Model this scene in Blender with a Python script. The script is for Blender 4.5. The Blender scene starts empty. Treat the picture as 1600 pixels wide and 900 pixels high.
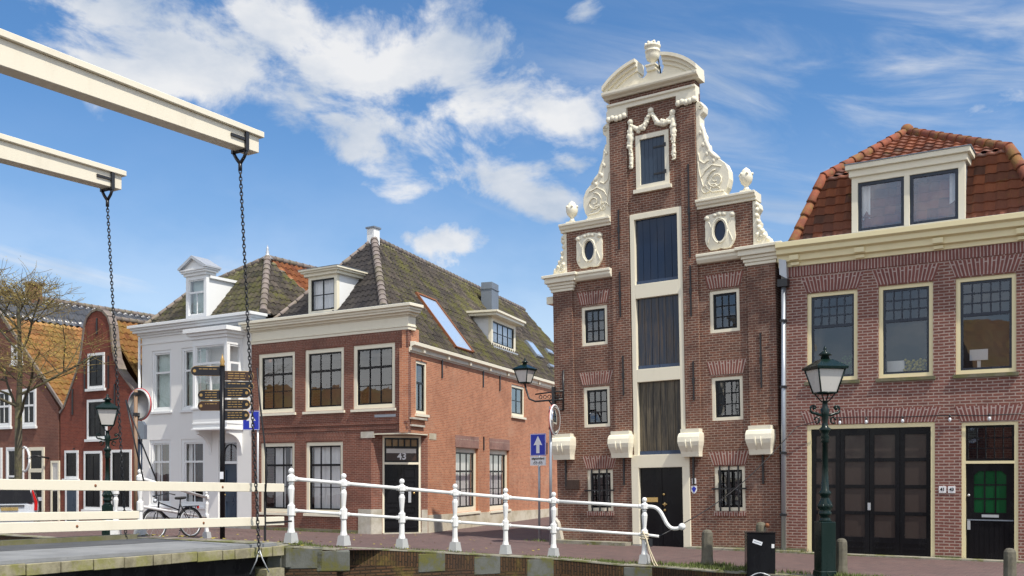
import bpy, bmesh, math, random
from mathutils import Vector, Matrix
random.seed(7)
C = bpy.context.scene.collection
SC = bpy.context.scene
PI = math.pi

# ------------------------------------------------------------------ camera
EZ = 1.9
FPX, HY = 1560.0, 740.0            # focal length and horizon, in pixels of the 1600 px wide photograph
cd = bpy.data.cameras.new('camera'); cam = bpy.data.objects.new('camera', cd); C.objects.link(cam)
cam.location = (0, 0, EZ); cam.rotation_euler = (PI/2, 0, 0)
cd.sensor_width = 36; cd.lens = 36*FPX/1600; cd.shift_y = (HY-450)/1600
cd.clip_start = .1; cd.clip_end = 6000
SC.camera = cam

# ------------------------------------------------------------------ light
SUN_EL, SUN_AZ = math.radians(57), math.radians(138)     # azimuth clockwise from +Y
SD = Vector((math.cos(SUN_EL)*math.sin(SUN_AZ), math.cos(SUN_EL)*math.cos(SUN_AZ), math.sin(SUN_EL)))
sl = bpy.data.lights.new('sun', 'SUN'); sl.energy = 2.75; sl.angle = math.radians(.5); sl.color = (1, .94, .84)
so = bpy.data.objects.new('sun', sl); C.objects.link(so)
so.rotation_euler = (-SD).to_track_quat('-Z', 'Y').to_euler(); so.location = (30, -20, 40)
SC.view_settings.view_transform = 'Standard'; SC.view_settings.look = 'None'
SC.view_settings.gamma = 1; SC.view_settings.use_curve_mapping = False
SC.view_settings.exposure = 0.8
SKY_STRENGTH = .097

W = bpy.data.worlds.new('World'); SC.world = W; W.use_nodes = True
nt = W.node_tree; nt.nodes.clear()
def wn(t, **k):
    n = nt.nodes.new(t)
    for a, b in k.items(): setattr(n, a, b)
    return n
def lk(a, b): nt.links.new(a, b)
def wmath(op, a, b=None, c=None, clamp=False):
    n = wn('ShaderNodeMath', operation=op, use_clamp=clamp)
    for i, v in enumerate((a, b, c)):
        if v is None: continue
        if isinstance(v, (int, float)): n.inputs[i].default_value = v
        else: lk(v, n.inputs[i])
    return n.outputs[0]
tc = wn('ShaderNodeTexCoord')
sky = wn('ShaderNodeTexSky', sky_type='NISHITA', sun_disc=False, sun_elevation=SUN_EL, sun_rotation=SUN_AZ,
         air_density=1.0, dust_density=.25, ozone_density=4.0)
hs = wn('ShaderNodeHueSaturation'); hs.inputs['Saturation'].default_value = 1.18; hs.inputs['Value'].default_value = .92
lk(sky.outputs[0], hs.inputs['Color'])
bg = wn('ShaderNodeBackground'); bg.inputs[1].default_value = SKY_STRENGTH; lk(hs.outputs[0], bg.inputs[0])
def sdir(px, py): return Vector(((px-800)/FPX, 1, (HY-py)/FPX)).normalized()
def noise(vec, scale, detail, rough, dist=0, squash=None, off=(0, 0, 0)):
    if squash:
        m = wn('ShaderNodeMapping'); m.inputs['Scale'].default_value = squash; m.inputs['Location'].default_value = off
        lk(vec, m.inputs[0]); vec = m.outputs[0]
    n = wn('ShaderNodeTexNoise'); n.inputs['Scale'].default_value = scale; n.inputs['Detail'].default_value = detail
    n.inputs['Roughness'].default_value = rough; n.inputs['Distortion'].default_value = dist
    lk(vec, n.inputs['Vector']); return n.outputs[0]
D = tc.outputs['Generated']
# banks of cloud, each a soft ellipsoid of directions (px, py, half width, half height, weight)
BANKS = [(470, 65, 300, 92, .98), (640, 105, 140, 60, .55), (170, 95, 110, 62, .75), (770, 170, 85, 36, .62), (60, 20, 110, 50, .45),
         (885, 192, 70, 32, .72), (800, 284, 105, 34, .74), (860, 322, 55, 26, .6), (520, 215, 100, 42, .55), (728, 372, 52, 24, .85), (660, 380, 40, 18, .5),
         (912, 18, 42, 26, .7), (650, 300, 40, 22, .4), (265, 292, 80, 18, .45), (915, 255, 45, 22, .5), (330, 125, 140, 55, .35)]
tot = None
for px, py, rx, rz, w in BANKS:
    c = sdir(px, py)
    sub = wn('ShaderNodeVectorMath', operation='SUBTRACT'); lk(D, sub.inputs[0]); sub.inputs[1].default_value = c
    rot = wn('ShaderNodeVectorMath', operation='MULTIPLY'); lk(sub.outputs[0], rot.inputs[0])
    rot.inputs[1].default_value = (FPX/rx*1.05, FPX/rx*1.05, FPX/rz*1.05)
    ln = wn('ShaderNodeVectorMath', operation='LENGTH'); lk(rot.outputs[0], ln.inputs[0])
    g = wmath('MULTIPLY', wmath('POWER', 2.718, wmath('MULTIPLY', wmath('MULTIPLY', ln.outputs['Value'], ln.outputs['Value']), -1.1)), w)
    tot = g if tot is None else wmath('ADD', tot, g)
tot = wmath('MINIMUM', tot, 1.1)
n1 = noise(D, 11, 13, .60, .35, (1, 1, 1.5)); n2 = noise(D, 3.3, 4, .5, 0, (1, 1, 2.2), (3, 1, 2))
nn = wmath('ADD', wmath('MULTIPLY', n1, .95), wmath('MULTIPLY', n2, .35))
dens = wmath('ADD', wmath('MULTIPLY', wmath('SUBTRACT', nn, .64), 5.2), wmath('MULTIPLY', wmath('SUBTRACT', tot, .60), 1.5))
mr = wn('ShaderNodeMapRange', interpolation_type='SMOOTHSTEP'); lk(dens, mr.inputs[0])
mr.inputs[1].default_value = -.16; mr.inputs[2].default_value = .85
puff = mr.outputs[0]
# thin streaks of high cloud
WISPS = [(1300, 240, 420, 160, .35), (1380, 95, 400, 75, .75), (1500, 130, 220, 55, .5), (1210, 345, 120, 40, .6), (120, 420, 420, 45, .62), (560, 340, 420, 40, .3), (900, 130, 120, 60, .2), (420, 290, 300, 70, .05)]
tw = None
for px, py, rx, rz, w in WISPS:
    c = sdir(px, py)
    sub = wn('ShaderNodeVectorMath', operation='SUBTRACT'); lk(D, sub.inputs[0]); sub.inputs[1].default_value = c
    rot = wn('ShaderNodeVectorMath', operation='MULTIPLY'); lk(sub.outputs[0], rot.inputs[0]); rot.inputs[1].default_value = (FPX/rx, FPX/rx, FPX/rz)
    ln = wn('ShaderNodeVectorMath', operation='LENGTH'); lk(rot.outputs[0], ln.inputs[0])
    g = wmath('MULTIPLY', wmath('POWER', 2.718, wmath('MULTIPLY', wmath('MULTIPLY', ln.outputs['Value'], ln.outputs['Value']), -1.0)), w)
    tw = g if tw is None else wmath('ADD', tw, g)
mpr = wn('ShaderNodeMapping'); mpr.inputs['Rotation'].default_value = (0, math.radians(-14), 0); lk(D, mpr.inputs[0])
n3 = noise(mpr.outputs[0], 2.6, 9, .58, .9, (1.6, 1.6, 7.5), (1, 2, 0))
m3 = wn('ShaderNodeMapRange', interpolation_type='SMOOTHSTEP'); lk(n3, m3.inputs[0]); m3.inputs[1].default_value = .36; m3.inputs[2].default_value = .78
wisp = wmath('MULTIPLY', m3.outputs[0], tw)
sep = wn('ShaderNodeSeparateXYZ'); lk(D, sep.inputs[0])
hz = wn('ShaderNodeMapRange', interpolation_type='SMOOTHSTEP'); lk(sep.outputs[2], hz.inputs[0])
hz.inputs[1].default_value = .36; hz.inputs[2].default_value = .04; hz.inputs[3].default_value = 0; hz.inputs[4].default_value = .46
# bright broken cloud added over the unseen rest of the sky as fill light
n4 = noise(D, 3.1, 8, .6, .2, (1, 1, 1.6), (7, 2, 1))
m4 = wn('ShaderNodeMapRange', interpolation_type='SMOOTHSTEP'); lk(n4, m4.inputs[0]); m4.inputs[1].default_value = .38; m4.inputs[2].default_value = .66
back = wn('ShaderNodeMapRange', interpolation_type='SMOOTHSTEP'); lk(sep.outputs[1], back.inputs[0]); back.inputs[1].default_value = .55; back.inputs[2].default_value = .1
rest = wmath('MULTIPLY', wmath('MULTIPLY', m4.outputs[0], back.outputs[0]), .9)
cov = wmath('MAXIMUM', wmath('MAXIMUM', wmath('MULTIPLY', puff, .93), wisp), hz.outputs[0], clamp=True)
n5 = noise(D, 7, 6, .55, 0, (1, 1, 1.9), (.3, .2, .04))
shade = wn('ShaderNodeMapRange'); lk(n5, shade.inputs[0]); shade.inputs[1].default_value = .36; shade.inputs[2].default_value = .6
cmix = wn('ShaderNodeMix', data_type='RGBA'); lk(shade.outputs[0], cmix.inputs[0])
cmix.inputs[6].default_value = (.60, .68, .80, 1); cmix.inputs[7].default_value = (1, 1, 1, 1)
bgc = wn('ShaderNodeBackground'); bgc.inputs[1].default_value = .52; lk(cmix.outputs[2], bgc.inputs[0])
bgr = wn('ShaderNodeBackground'); bgr.inputs[0].default_value = (1, .97, .92, 1); bgr.inputs[1].default_value = .95
mx = wn('ShaderNodeMixShader'); lk(cov, mx.inputs[0]); lk(bg.outputs[0], mx.inputs[1]); lk(bgc.outputs[0], mx.inputs[2])
mx2 = wn('ShaderNodeMixShader'); lk(rest, mx2.inputs[0]); lk(mx.outputs[0], mx2.inputs[1]); lk(bgr.outputs[0], mx2.inputs[2])
out = wn('ShaderNodeOutputWorld'); lk(mx2.outputs[0], out.inputs[0])
W.cycles.sampling_method = 'MANUAL'; W.cycles.sample_map_resolution = 512

# ------------------------------------------------------------------ the street frame: s along the facades (to the right), d into the houses, z up
X0, Y0 = .1506*26, 26.0
ROT = -math.atan2(.539, .842)
CS, SN = math.cos(ROT), -math.sin(ROT)
def world(s, d, z=0): return Vector((X0+CS*s+SN*d, Y0-SN*s+CS*d, z))
def to_sd(x, y): return CS*(x-X0)-SN*(y-Y0), SN*(x-X0)+CS*(y-Y0)
def at(px, py, Y): return Vector(((px-800)/FPX*Y, Y, EZ+(HY-py)/FPX*Y))
def on_facade(px, py, d=0):
    r = (px-800)/FPX
    s = (r*(Y0+CS*d)-X0-SN*d)/(CS+SN*r)
    return s, EZ+(HY-py)/FPX*(Y0-SN*s+CS*d)
def seg_dist(x, y, a, b):
    ax, ay = a; bx, by = b; dx, dy = bx-ax, by-ay
    t = max(0, min(1, ((x-ax)*dx+(y-ay)*dy)/(dx*dx+dy*dy)))
    return math.hypot(x-ax-t*dx, y-ay-t*dy)
def street_z(x, y):
    k = max(0, 1-seg_dist(x, y, (-4.4, 18.3), (-7.9, 20.7))/7.2)
    return .62*k + .004*math.sin(x*1.7)*math.sin(y*1.3)*min(1, k*3)
def ground(x, y): return Vector((x, y, street_z(x, y)))

# ------------------------------------------------------------------ materials
MATS = {}
class NB:
    def __init__(s, name):
        s.m = bpy.data.materials.new(name); s.m.use_nodes = True; s.t = s.m.node_tree; s.t.nodes.clear()
        s.o = s.n('ShaderNodeOutputMaterial'); s.tc = s.n('ShaderNodeTexCoord')
    def n(s, t, **k):
        n = s.t.nodes.new(t)
        for a, b in k.items(): setattr(n, a, b)
        return n
    def l(s, a, b): s.t.links.new(a, b)
    def noise(s, scale, detail=5, rough=.55, coord='Object', squash=(1, 1, 1), dist=0):
        mp = s.n('ShaderNodeMapping'); mp.inputs['Scale'].default_value = squash; s.l(s.tc.outputs[coord], mp.inputs[0])
        n = s.n('ShaderNodeTexNoise'); n.inputs['Scale'].default_value = scale; n.inputs['Detail'].default_value = detail
        n.inputs['Roughness'].default_value = rough; n.inputs['Distortion'].default_value = dist
        s.l(mp.outputs[0], n.inputs['Vector']); return n.outputs[0]
    def ramp(s, fac, a, b, lo=0., hi=1.):
        r = s.n('ShaderNodeMapRange', interpolation_type='SMOOTHSTEP'); s.l(fac, r.inputs[0])
        r.inputs[1].default_value = a; r.inputs[2].default_value = b; r.inputs[3].default_value = lo; r.inputs[4].default_value = hi
        return r.outputs[0]
    def mix(s, fac, a, b, blend='MIX'):
        m = s.n('ShaderNodeMix', data_type='RGBA', blend_type=blend)
        for v, i in ((fac, 0), (a, 6), (b, 7)):
            if isinstance(v, (int, float)): m.inputs[i].default_value = v
            elif isinstance(v, tuple): m.inputs[i].default_value = (*v[:3], 1)
            else: s.l(v, m.inputs[i])
        return m.outputs[2]
    def math(s, op, a, b=None):
        m = s.n('ShaderNodeMath', operation=op)
        for i, v in enumerate((a, b)):
            if v is None: continue
            if isinstance(v, (int, float)): m.inputs[i].default_value = v
            else: s.l(v, m.inputs[i])
        return m.outputs[0]
    def done(s, color, rough=.6, bump=None, bstr=.3, bdist=.01, metal=0, spec=.5):
        p = s.n('ShaderNodeBsdfPrincipled')
        if isinstance(color, tuple): p.inputs['Base Color'].default_value = (*color[:3], 1)
        else: s.l(color, p.inputs['Base Color'])
        if isinstance(rough, (int, float)): p.inputs['Roughness'].default_value = rough
        else: s.l(rough, p.inputs['Roughness'])
        p.inputs['Metallic'].default_value = metal; p.inputs['Specular IOR Level'].default_value = spec
        if bump is not None:
            b = s.n('ShaderNodeBump'); b.inputs['Strength'].default_value = bstr; b.inputs['Distance'].default_value = bdist
            s.l(bump, b.inputs['Height']); s.l(b.outputs[0], p.inputs['Normal'])
        s.l(p.outputs[0], s.o.inputs[0]); return s.m

def paint(name, col, rough=.45, dirt=(.25, .22, .15), amount=.35, metal=0, spec=.5, scale=3.0, streak=True):
    b = NB(name)
    a = b.noise(scale, 8, .6, squash=(1, 1, .35) if streak else (1, 1, 1))
    f = b.noise(38, 4, .6)
    c = b.mix(b.ramp(a, .48, .8, 0, amount), col, tuple(x*.75+y*.25 for x, y in zip(col, dirt)))
    c = b.mix(b.ramp(f, .66, .8, 0, amount*.8), c, dirt)
    MATS[name] = b.done(c, b.ramp(a, .3, .8, max(.03, rough-.1), rough+.15), b.math('ADD', f, b.math('MULTIPLY', a, .6)), .12, .006, metal, spec)

def brick(name, c1, c2, mortar, bw=.2, rh=.06, ms=.008, stain=(.05, .03, .025), stain_amt=.5, pale=None, pale_amt=.0, bstr=.6, soot=(.04, .03, .03), contrast=.5):
    b = NB(name)
    uv = b.tc.outputs['UV']
    # slight wobble so that courses are not ruler-straight
    nz = b.n('ShaderNodeTexNoise'); nz.inputs['Scale'].default_value = 2.2; nz.inputs['Detail'].default_value = 3; b.l(uv, nz.inputs['Vector'])
    sb = b.n('ShaderNodeVectorMath', operation='SUBTRACT'); b.l(nz.outputs['Color'], sb.inputs[0]); sb.inputs[1].default_value = (.5, .5, .5)
    sc = b.n('ShaderNodeVectorMath', operation='SCALE'); b.l(sb.outputs[0], sc.inputs[0]); sc.inputs['Scale'].default_value = .028
    ad = b.n('ShaderNodeVectorMath', operation='ADD'); b.l(uv, ad.inputs[0]); b.l(sc.outputs[0], ad.inputs[1])
    t = b.n('ShaderNodeTexBrick'); t.inputs['Scale'].default_value = 1; t.inputs['Brick Width'].default_value = bw; t.inputs['Row Height'].default_value = rh
    t.inputs['Mortar Size'].default_value = ms; t.inputs['Mortar Smooth'].default_value = .25; t.inputs['Bias'].default_value = 0
    t.inputs['Color1'].default_value = (*c1, 1); t.inputs['Color2'].default_value = (*c2, 1); t.inputs['Mortar'].default_value = (*mortar, 1)
    b.l(ad.outputs[0], t.inputs['Vector'])
    big = b.noise(.55, 6, .6, 'UV'); mid = b.noise(3.5, 6, .65, 'UV', (1, .6, 1)); fine = b.noise(60, 3, .6, 'UV')
    c = b.mix(b.ramp(mid, .42, .75, 0, stain_amt), t.outputs['Color'], stain)
    c = b.mix(b.ramp(big, .47, .66, 0, contrast), c, soot)
    run = b.noise(1.1, 7, .65, 'UV', (1.6, .16, 1)); c = b.mix(b.ramp(run, .55, .72, 0, contrast*.7), c, tuple(x*1.3 for x in soot))
    if pale: c = b.mix(b.ramp(b.noise(.9, 7, .7, 'UV', (1, 1, 1)), .52, .72, 0, pale_amt), c, pale)
    c = b.mix(b.ramp(fine, .35, .7, .0, .3), c, tuple(x*1.5 for x in c1))
    h = b.math('ADD', b.math('MULTIPLY', b.math('SUBTRACT', 1.0, t.outputs['Fac']), 1.0), b.math('MULTIPLY', fine, .6))
    MATS[name] = b.done(c, .85, h, bstr, .012, 0, .3)

def tiles(name, cols, pw, ch, moss=(.16, .17, .05), moss_amt=.5, moss_lo=.5, rough=.7):
    b = NB(name)
    sp = b.n('ShaderNodeSeparateXYZ'); b.l(b.tc.outputs['UV'], sp.inputs[0])
    iu = b.math('FLOOR', b.math('DIVIDE', sp.outputs[0], pw)); iv = b.math('FLOOR', b.math('DIVIDE', sp.outputs[1], ch))
    cb = b.n('ShaderNodeCombineXYZ'); b.l(iu, cb.inputs[0]); b.l(iv, cb.inputs[1])
    w = b.n('ShaderNodeTexWhiteNoise', noise_dimensions='2D'); b.l(cb.outputs[0], w.inputs['Vector'])
    rp = b.n('ShaderNodeValToRGB'); rp.color_ramp.interpolation = 'LINEAR'
    e = rp.color_ramp.elements
    while len(e) < len(cols): e.new(.5)
    for i, c in enumerate(cols): e[i].position = i/(len(cols)-1); e[i].color = (*c, 1)
    b.l(w.outputs['Value'], rp.inputs[0])
    m1 = b.noise(.7, 7, .65, 'UV'); m2 = b.noise(9, 6, .65, 'UV')
    f = b.ramp(b.math('ADD', b.math('MULTIPLY', m1, .6), b.math('MULTIPLY', m2, .4)), moss_lo, moss_lo+.14, 0, moss_amt)
    c = b.mix(f, rp.outputs[0], moss)
    fine = b.noise(45, 4, .6, 'UV')
    c = b.mix(b.ramp(fine, .45, .75, 0, .35), c, (.03, .028, .025))
    MATS[name] = b.done(c, rough, fine, .25, .008)

def stone(name, col, col2, moss=None, moss_amt=.5, scale=2.5, rough=.85, mscale=2.2):
    b = NB(name)
    a = b.noise(scale, 8, .65); f = b.noise(30, 5, .65)
    c = b.mix(b.ramp(a, .35, .7), col, col2)
    if moss: c = b.mix(b.ramp(b.noise(mscale, 8, .7), .46, .62, 0, moss_amt), c, moss)
    c = b.mix(b.ramp(f, .55, .8, 0, .5), c, tuple(x*.45 for x in col))
    MATS[name] = b.done(c, rough, b.math('ADD', a, f), .4, .012)

def glass(name, tint=.75, refl=1.0, rough=.0, wav=.02):
    b = NB(name)
    tr = b.n('ShaderNodeBsdfTransparent'); tr.inputs[0].default_value = (tint, tint, tint, 1)
    g = b.n('ShaderNodeBsdfGlossy'); g.inputs['Roughness'].default_value = rough; g.inputs['Color'].default_value = (.92, .95, 1, 1)
    nz = b.noise(1.6, 2, .5); bp = b.n('ShaderNodeBump'); bp.inputs['Strength'].default_value = wav; bp.inputs['Distance'].default_value = .05
    b.l(nz, bp.inputs['Height']); b.l(bp.outputs[0], g.inputs['Normal'])
    lw = b.n('ShaderNodeLayerWeight'); lw.inputs['Blend'].default_value = .5
    f = b.math('MINIMUM', b.math('MULTIPLY', b.math('ADD', .06, b.math('MULTIPLY', b.math('POWER', lw.outputs['Facing'], 4.0), .94)), 1.7*refl), 1)
    m = b.n('ShaderNodeMixShader'); b.l(f, m.inputs[0]); b.l(tr.outputs[0], m.inputs[1]); b.l(g.outputs[0], m.inputs[2])
    b.l(m.outputs[0], b.o.inputs[0]); MATS[name] = b.m

paint('cream', (.83, .77, .60), .45, (.30, .25, .15), .42)
paint('cream_yellow', (.82, .72, .43), .4, (.35, .28, .15), .25)
paint('bridge_paint', (.79, .73, .585), .45, (.26, .21, .12), .6)
paint('stone_paint', (.81, .76, .61), .6, (.30, .25, .16), .5, streak=False)
paint('white', (.82, .83, .82), .45, (.4, .38, .32), .25)
paint('wall_white', (.83, .82, .79), .7, (.45, .45, .42), .35, scale=1.2)
paint('rail_white', (.80, .80, .78), .5, (.28, .22, .15), .55, scale=6)
paint('rail_grey', (.42, .43, .43), .5, (.2, .2, .15), .4)
paint('black_paint', (.008, .008, .010), .25, (.03, .03, .03), .2, spec=.22)
paint('navy', (.010, .02, .048), .06, (.05, .06, .07), .15)
paint('navy_sash', (.015, .022, .038), .3, (.05, .05, .05), .2)
paint('shutter_blue', (.03, .052, .085), .35, (.08, .09, .1), .3)
paint('lamp_green', (.004, .015, .012), .28, (.03, .04, .04), .3, spec=.35)
paint('iron', (.018, .018, .02), .4, (.06, .045, .035), .35)
paint('steel', (.36, .39, .43), .4, (.2, .2, .2), .35, metal=.6)
paint('lead', (.20, .23, .27), .5, (.1, .1, .1), .4, metal=.3)
paint('zinc', (.5, .52, .54), .45, (.3, .3, .3), .3, metal=.4)
paint('sign_blue', (.012, .03, .42), .35, (.03, .04, .3), .15)
paint('sign_white', (.82, .82, .82), .4, (.5, .5, .5), .15)
paint('sign_grey', (.45, .46, .46), .5, (.3, .3, .3), .3, metal=.3)
paint('sign_red', (.5, .03, .03), .4, (.2, .05, .05), .2)
paint('pole_brown', (.24, .15, .09), .6, (.1, .06, .04), .4)
paint('gold', (.46, .29, .10), .35, (.3, .18, .06), .3, metal=.3)
paint('brass', (.72, .5, .2), .3, (.3, .2, .08), .2, metal=.8)
paint('finger_brown', (.045, .022, .014), .35, (.02, .015, .01), .2)
paint('finger_black', (.012, .012, .016), .35, (.03, .03, .03), .2)
paint('car_silver', (.62, .65, .70), .25, (.4, .4, .4), .12, metal=.2)
paint('tail_red', (.5, .01, .01), .15, (.3, .0, .0), .1)
paint('rubber', (.02, .02, .02), .7, (.05, .05, .05), .3)
paint('curtain', (.80, .80, .78), .9, (.6, .6, .55), .3, scale=8)
paint('curtain_green', (.50, .60, .56), .9, (.4, .45, .42), .2)
paint('green_glass', (.006, .065, .022), .15, (.004, .03, .012), .6, spec=.3, scale=5)
paint('amber_glass', (.25, .13, .025), .2, (.1, .05, .01), .3)
paint('garage_glass', (.055, .042, .038), .15, (.04, .036, .034), .5, spec=.25, scale=5)
paint('milk_glass', (.62, .60, .56), .3, (.4, .38, .33), .3)
paint('rope', (.62, .54, .38), .9, (.3, .25, .15), .4, scale=20)
paint('rust', (.22, .08, .03), .8, (.08, .03, .02), .5)
paint('leaf', (.33, .27, .045), .7, (.2, .2, .03), .5)
paint('grass', (.10, .13, .028), .8, (.2, .17, .05), .5, scale=8)
paint('plant', (.05, .11, .03), .6, (.1, .12, .03), .4)
paint('bulb', (.7, .72, .75), .15, (.5, .5, .5), .2)
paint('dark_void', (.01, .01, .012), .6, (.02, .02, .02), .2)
paint('room', (.05, .048, .045), .9, (.05, .05, .05), .3)
paint('sticker', (.72, .74, .78), .5, (.4, .4, .45), .3, scale=20)
paint('skylight', (.36, .47, .62), .08, (.5, .6, .7), .1)
brick('brick_warehouse', (.215, .088, .055), (.10, .045, .033), (.36, .29, .225), .175, .062, .0105, (.055, .028, .023), .5, (.36, .29, .24), .35)
brick('brick_arch', (.25, .085, .062), (.18, .063, .05), (.50, .41, .35), .60, .066, .015, (.09, .035, .03), .35)
brick('brick_right', (.225, .088, .066), (.15, .062, .05), (.43, .35, .30), .22, .069, .013, (.09, .038, .034), .4, contrast=.2)
brick('brick_right_arch', (.215, .082, .067), (.16, .06, .053), (.48, .38, .34), .60, .072, .014, (.1, .04, .036), .35, contrast=.2)
brick('brick_corner', (.235, .084, .055), (.15, .056, .04), (.34, .26, .20), .19, .056, .007, (.07, .028, .022), .4, contrast=.4)
brick('brick_side', (.53, .215, .115), (.37, .135, .075), (.50, .37, .26), .19, .056, .007, (.17, .07, .045), .35, (.50, .33, .23), .45, contrast=.3, soot=(.12, .05, .035))
brick('brick_gable', (.25, .066, .040), (.17, .045, .031), (.20, .12, .09), .2, .058, .006, (.09, .03, .02), .35, contrast=.3)
brick('brick_left', (.22, .085, .055), (.16, .058, .042), (.28, .2, .16), .2, .058, .007, (.1, .05, .035), .4, contrast=.3)
brick('brick_quay', (.105, .052, .024), (.05, .029, .015), (.016, .014, .009), .22, .062, .014, (.045, .034, .014), .75, (.19, .15, .03), .85, 1.2)
brick('clinker', (.15, .086, .082), (.085, .056, .058), (.15, .13, .105), .2, .085, .010, (.085, .06, .058), .5, (.17, .13, .115), .45, bstr=.35, contrast=.25, soot=(.07, .05, .05))
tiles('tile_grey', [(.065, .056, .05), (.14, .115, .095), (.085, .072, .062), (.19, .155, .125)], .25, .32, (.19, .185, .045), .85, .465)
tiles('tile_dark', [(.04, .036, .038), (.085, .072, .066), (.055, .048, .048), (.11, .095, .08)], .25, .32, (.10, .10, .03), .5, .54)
tiles('tile_moss', [(.10, .085, .06), (.17, .14, .10), (.07, .065, .05)], .25, .32, (.16, .16, .04), .85, .45)
tiles('tile_red', [(.27, .085, .04), (.34, .11, .048), (.21, .07, .037), (.29, .09, .041), (.14, .055, .036), (.24, .078, .038), (.11, .05, .034)], .235, .235, (.27, .20, .04), .6, .54, .45)
tiles('tile_orange', [(.36, .15, .045), (.44, .22, .07), (.27, .10, .035), (.42, .25, .09)], .27, .36, (.36, .28, .06), .55, .45)
tiles('tile_rust', [(.28, .085, .03), (.36, .13, .045), (.2, .06, .03)], .25, .32, (.2, .17, .04), .5, .5)
tiles('tile_glazed', [(.08, .085, .10), (.13, .135, .15), (.06, .063, .075)], .34, .5, (.1, .1, .04), .4, .56, .25)
stone('ridge_stone', (.26, .215, .19), (.16, .13, .115), (.17, .16, .06), .4)
stone('ridge_red', (.27, .075, .034), (.16, .05, .03), (.22, .17, .04), .5, 4)
stone('plinth', (.56, .53, .46), (.42, .38, .30), (.30, .28, .2), .4)
stone('plinth_pale', (.62, .57, .46), (.50, .43, .31), (.36, .31, .2), .5, 1.5)
stone('plinth_mossy', (.19, .17, .12), (.12, .12, .06), (.12, .125, .03), .6)
stone('bollard', (.16, .145, .11), (.09, .082, .06), (.16, .15, .06), .5, 5)
stone('concrete', (.36, .35, .32), (.26, .25, .23), None)
stone('quay_stone', (.13, .135, .12), (.065, .068, .058), (.12, .115, .022), .9, 2.2)
stone('coping', (.30, .28, .22), (.20, .19, .15), (.14, .145, .04), .95, 2.2)
stone('timber_edge', (.33, .30, .20), (.18, .16, .10), (.21, .21, .04), .7, 5)
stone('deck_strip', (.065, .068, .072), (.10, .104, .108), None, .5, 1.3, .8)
paint('twig', (.22, .16, .055), .8, (.12, .10, .04), .5)
paint('door_rail', (.028, .05, .10), .3, (.06, .07, .09), .2)
stone('deck', (.20, .205, .205), (.27, .275, .275), None, .5, 1.3, .75)
stone('bark', (.085, .07, .042), (.045, .038, .026), (.13, .13, .04), .5, 6)
stone('earth', (.2, .17, .12), (.14, .12, .09), None, .5, .3)
b = NB('weathered_wood'); a = b.noise(2.2, 9, .7, squash=(5, 5, .35)); f = b.noise(14, 5, .6, squash=(6, 6, .4))
c = b.mix(b.ramp(a, .36, .66), (.02, .018, .016), (.15, .12, .075)); c = b.mix(b.ramp(f, .45, .75, 0, .6), c, (.03, .025, .02))
MATS['weathered_wood'] = b.done(c, .45, f, .3, .01)
b = NB('navy_worn'); a = b.noise(2.0, 9, .7, squash=(6, 6, .3)); f = b.noise(14, 5, .6, squash=(6, 6, .4))
c = b.mix(b.ramp(a, .42, .66), (.012, .022, .045), (.085, .06, .04)); c = b.mix(b.ramp(f, .5, .75, 0, .6), c, (.015, .015, .02))
MATS['navy_worn'] = b.done(c, .22, f, .2, .01)
b = NB('water'); f = b.noise(1.2, 6, .55, squash=(1, 1, 1)); MATS['water'] = b.done((.012, .018, .013), .06, f, .25, .08)
b = NB('mirror'); MATS['mirror'] = b.done((.8, .82, .83), .06, b.noise(2, 2), .02, .01, 1.0)
glass('pane', .95, 1.0, 0, .03)
glass('pane_old', .95, 1.15, 0, .07)
glass('pane_clear', .97, .45, 0, .02)

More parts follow.
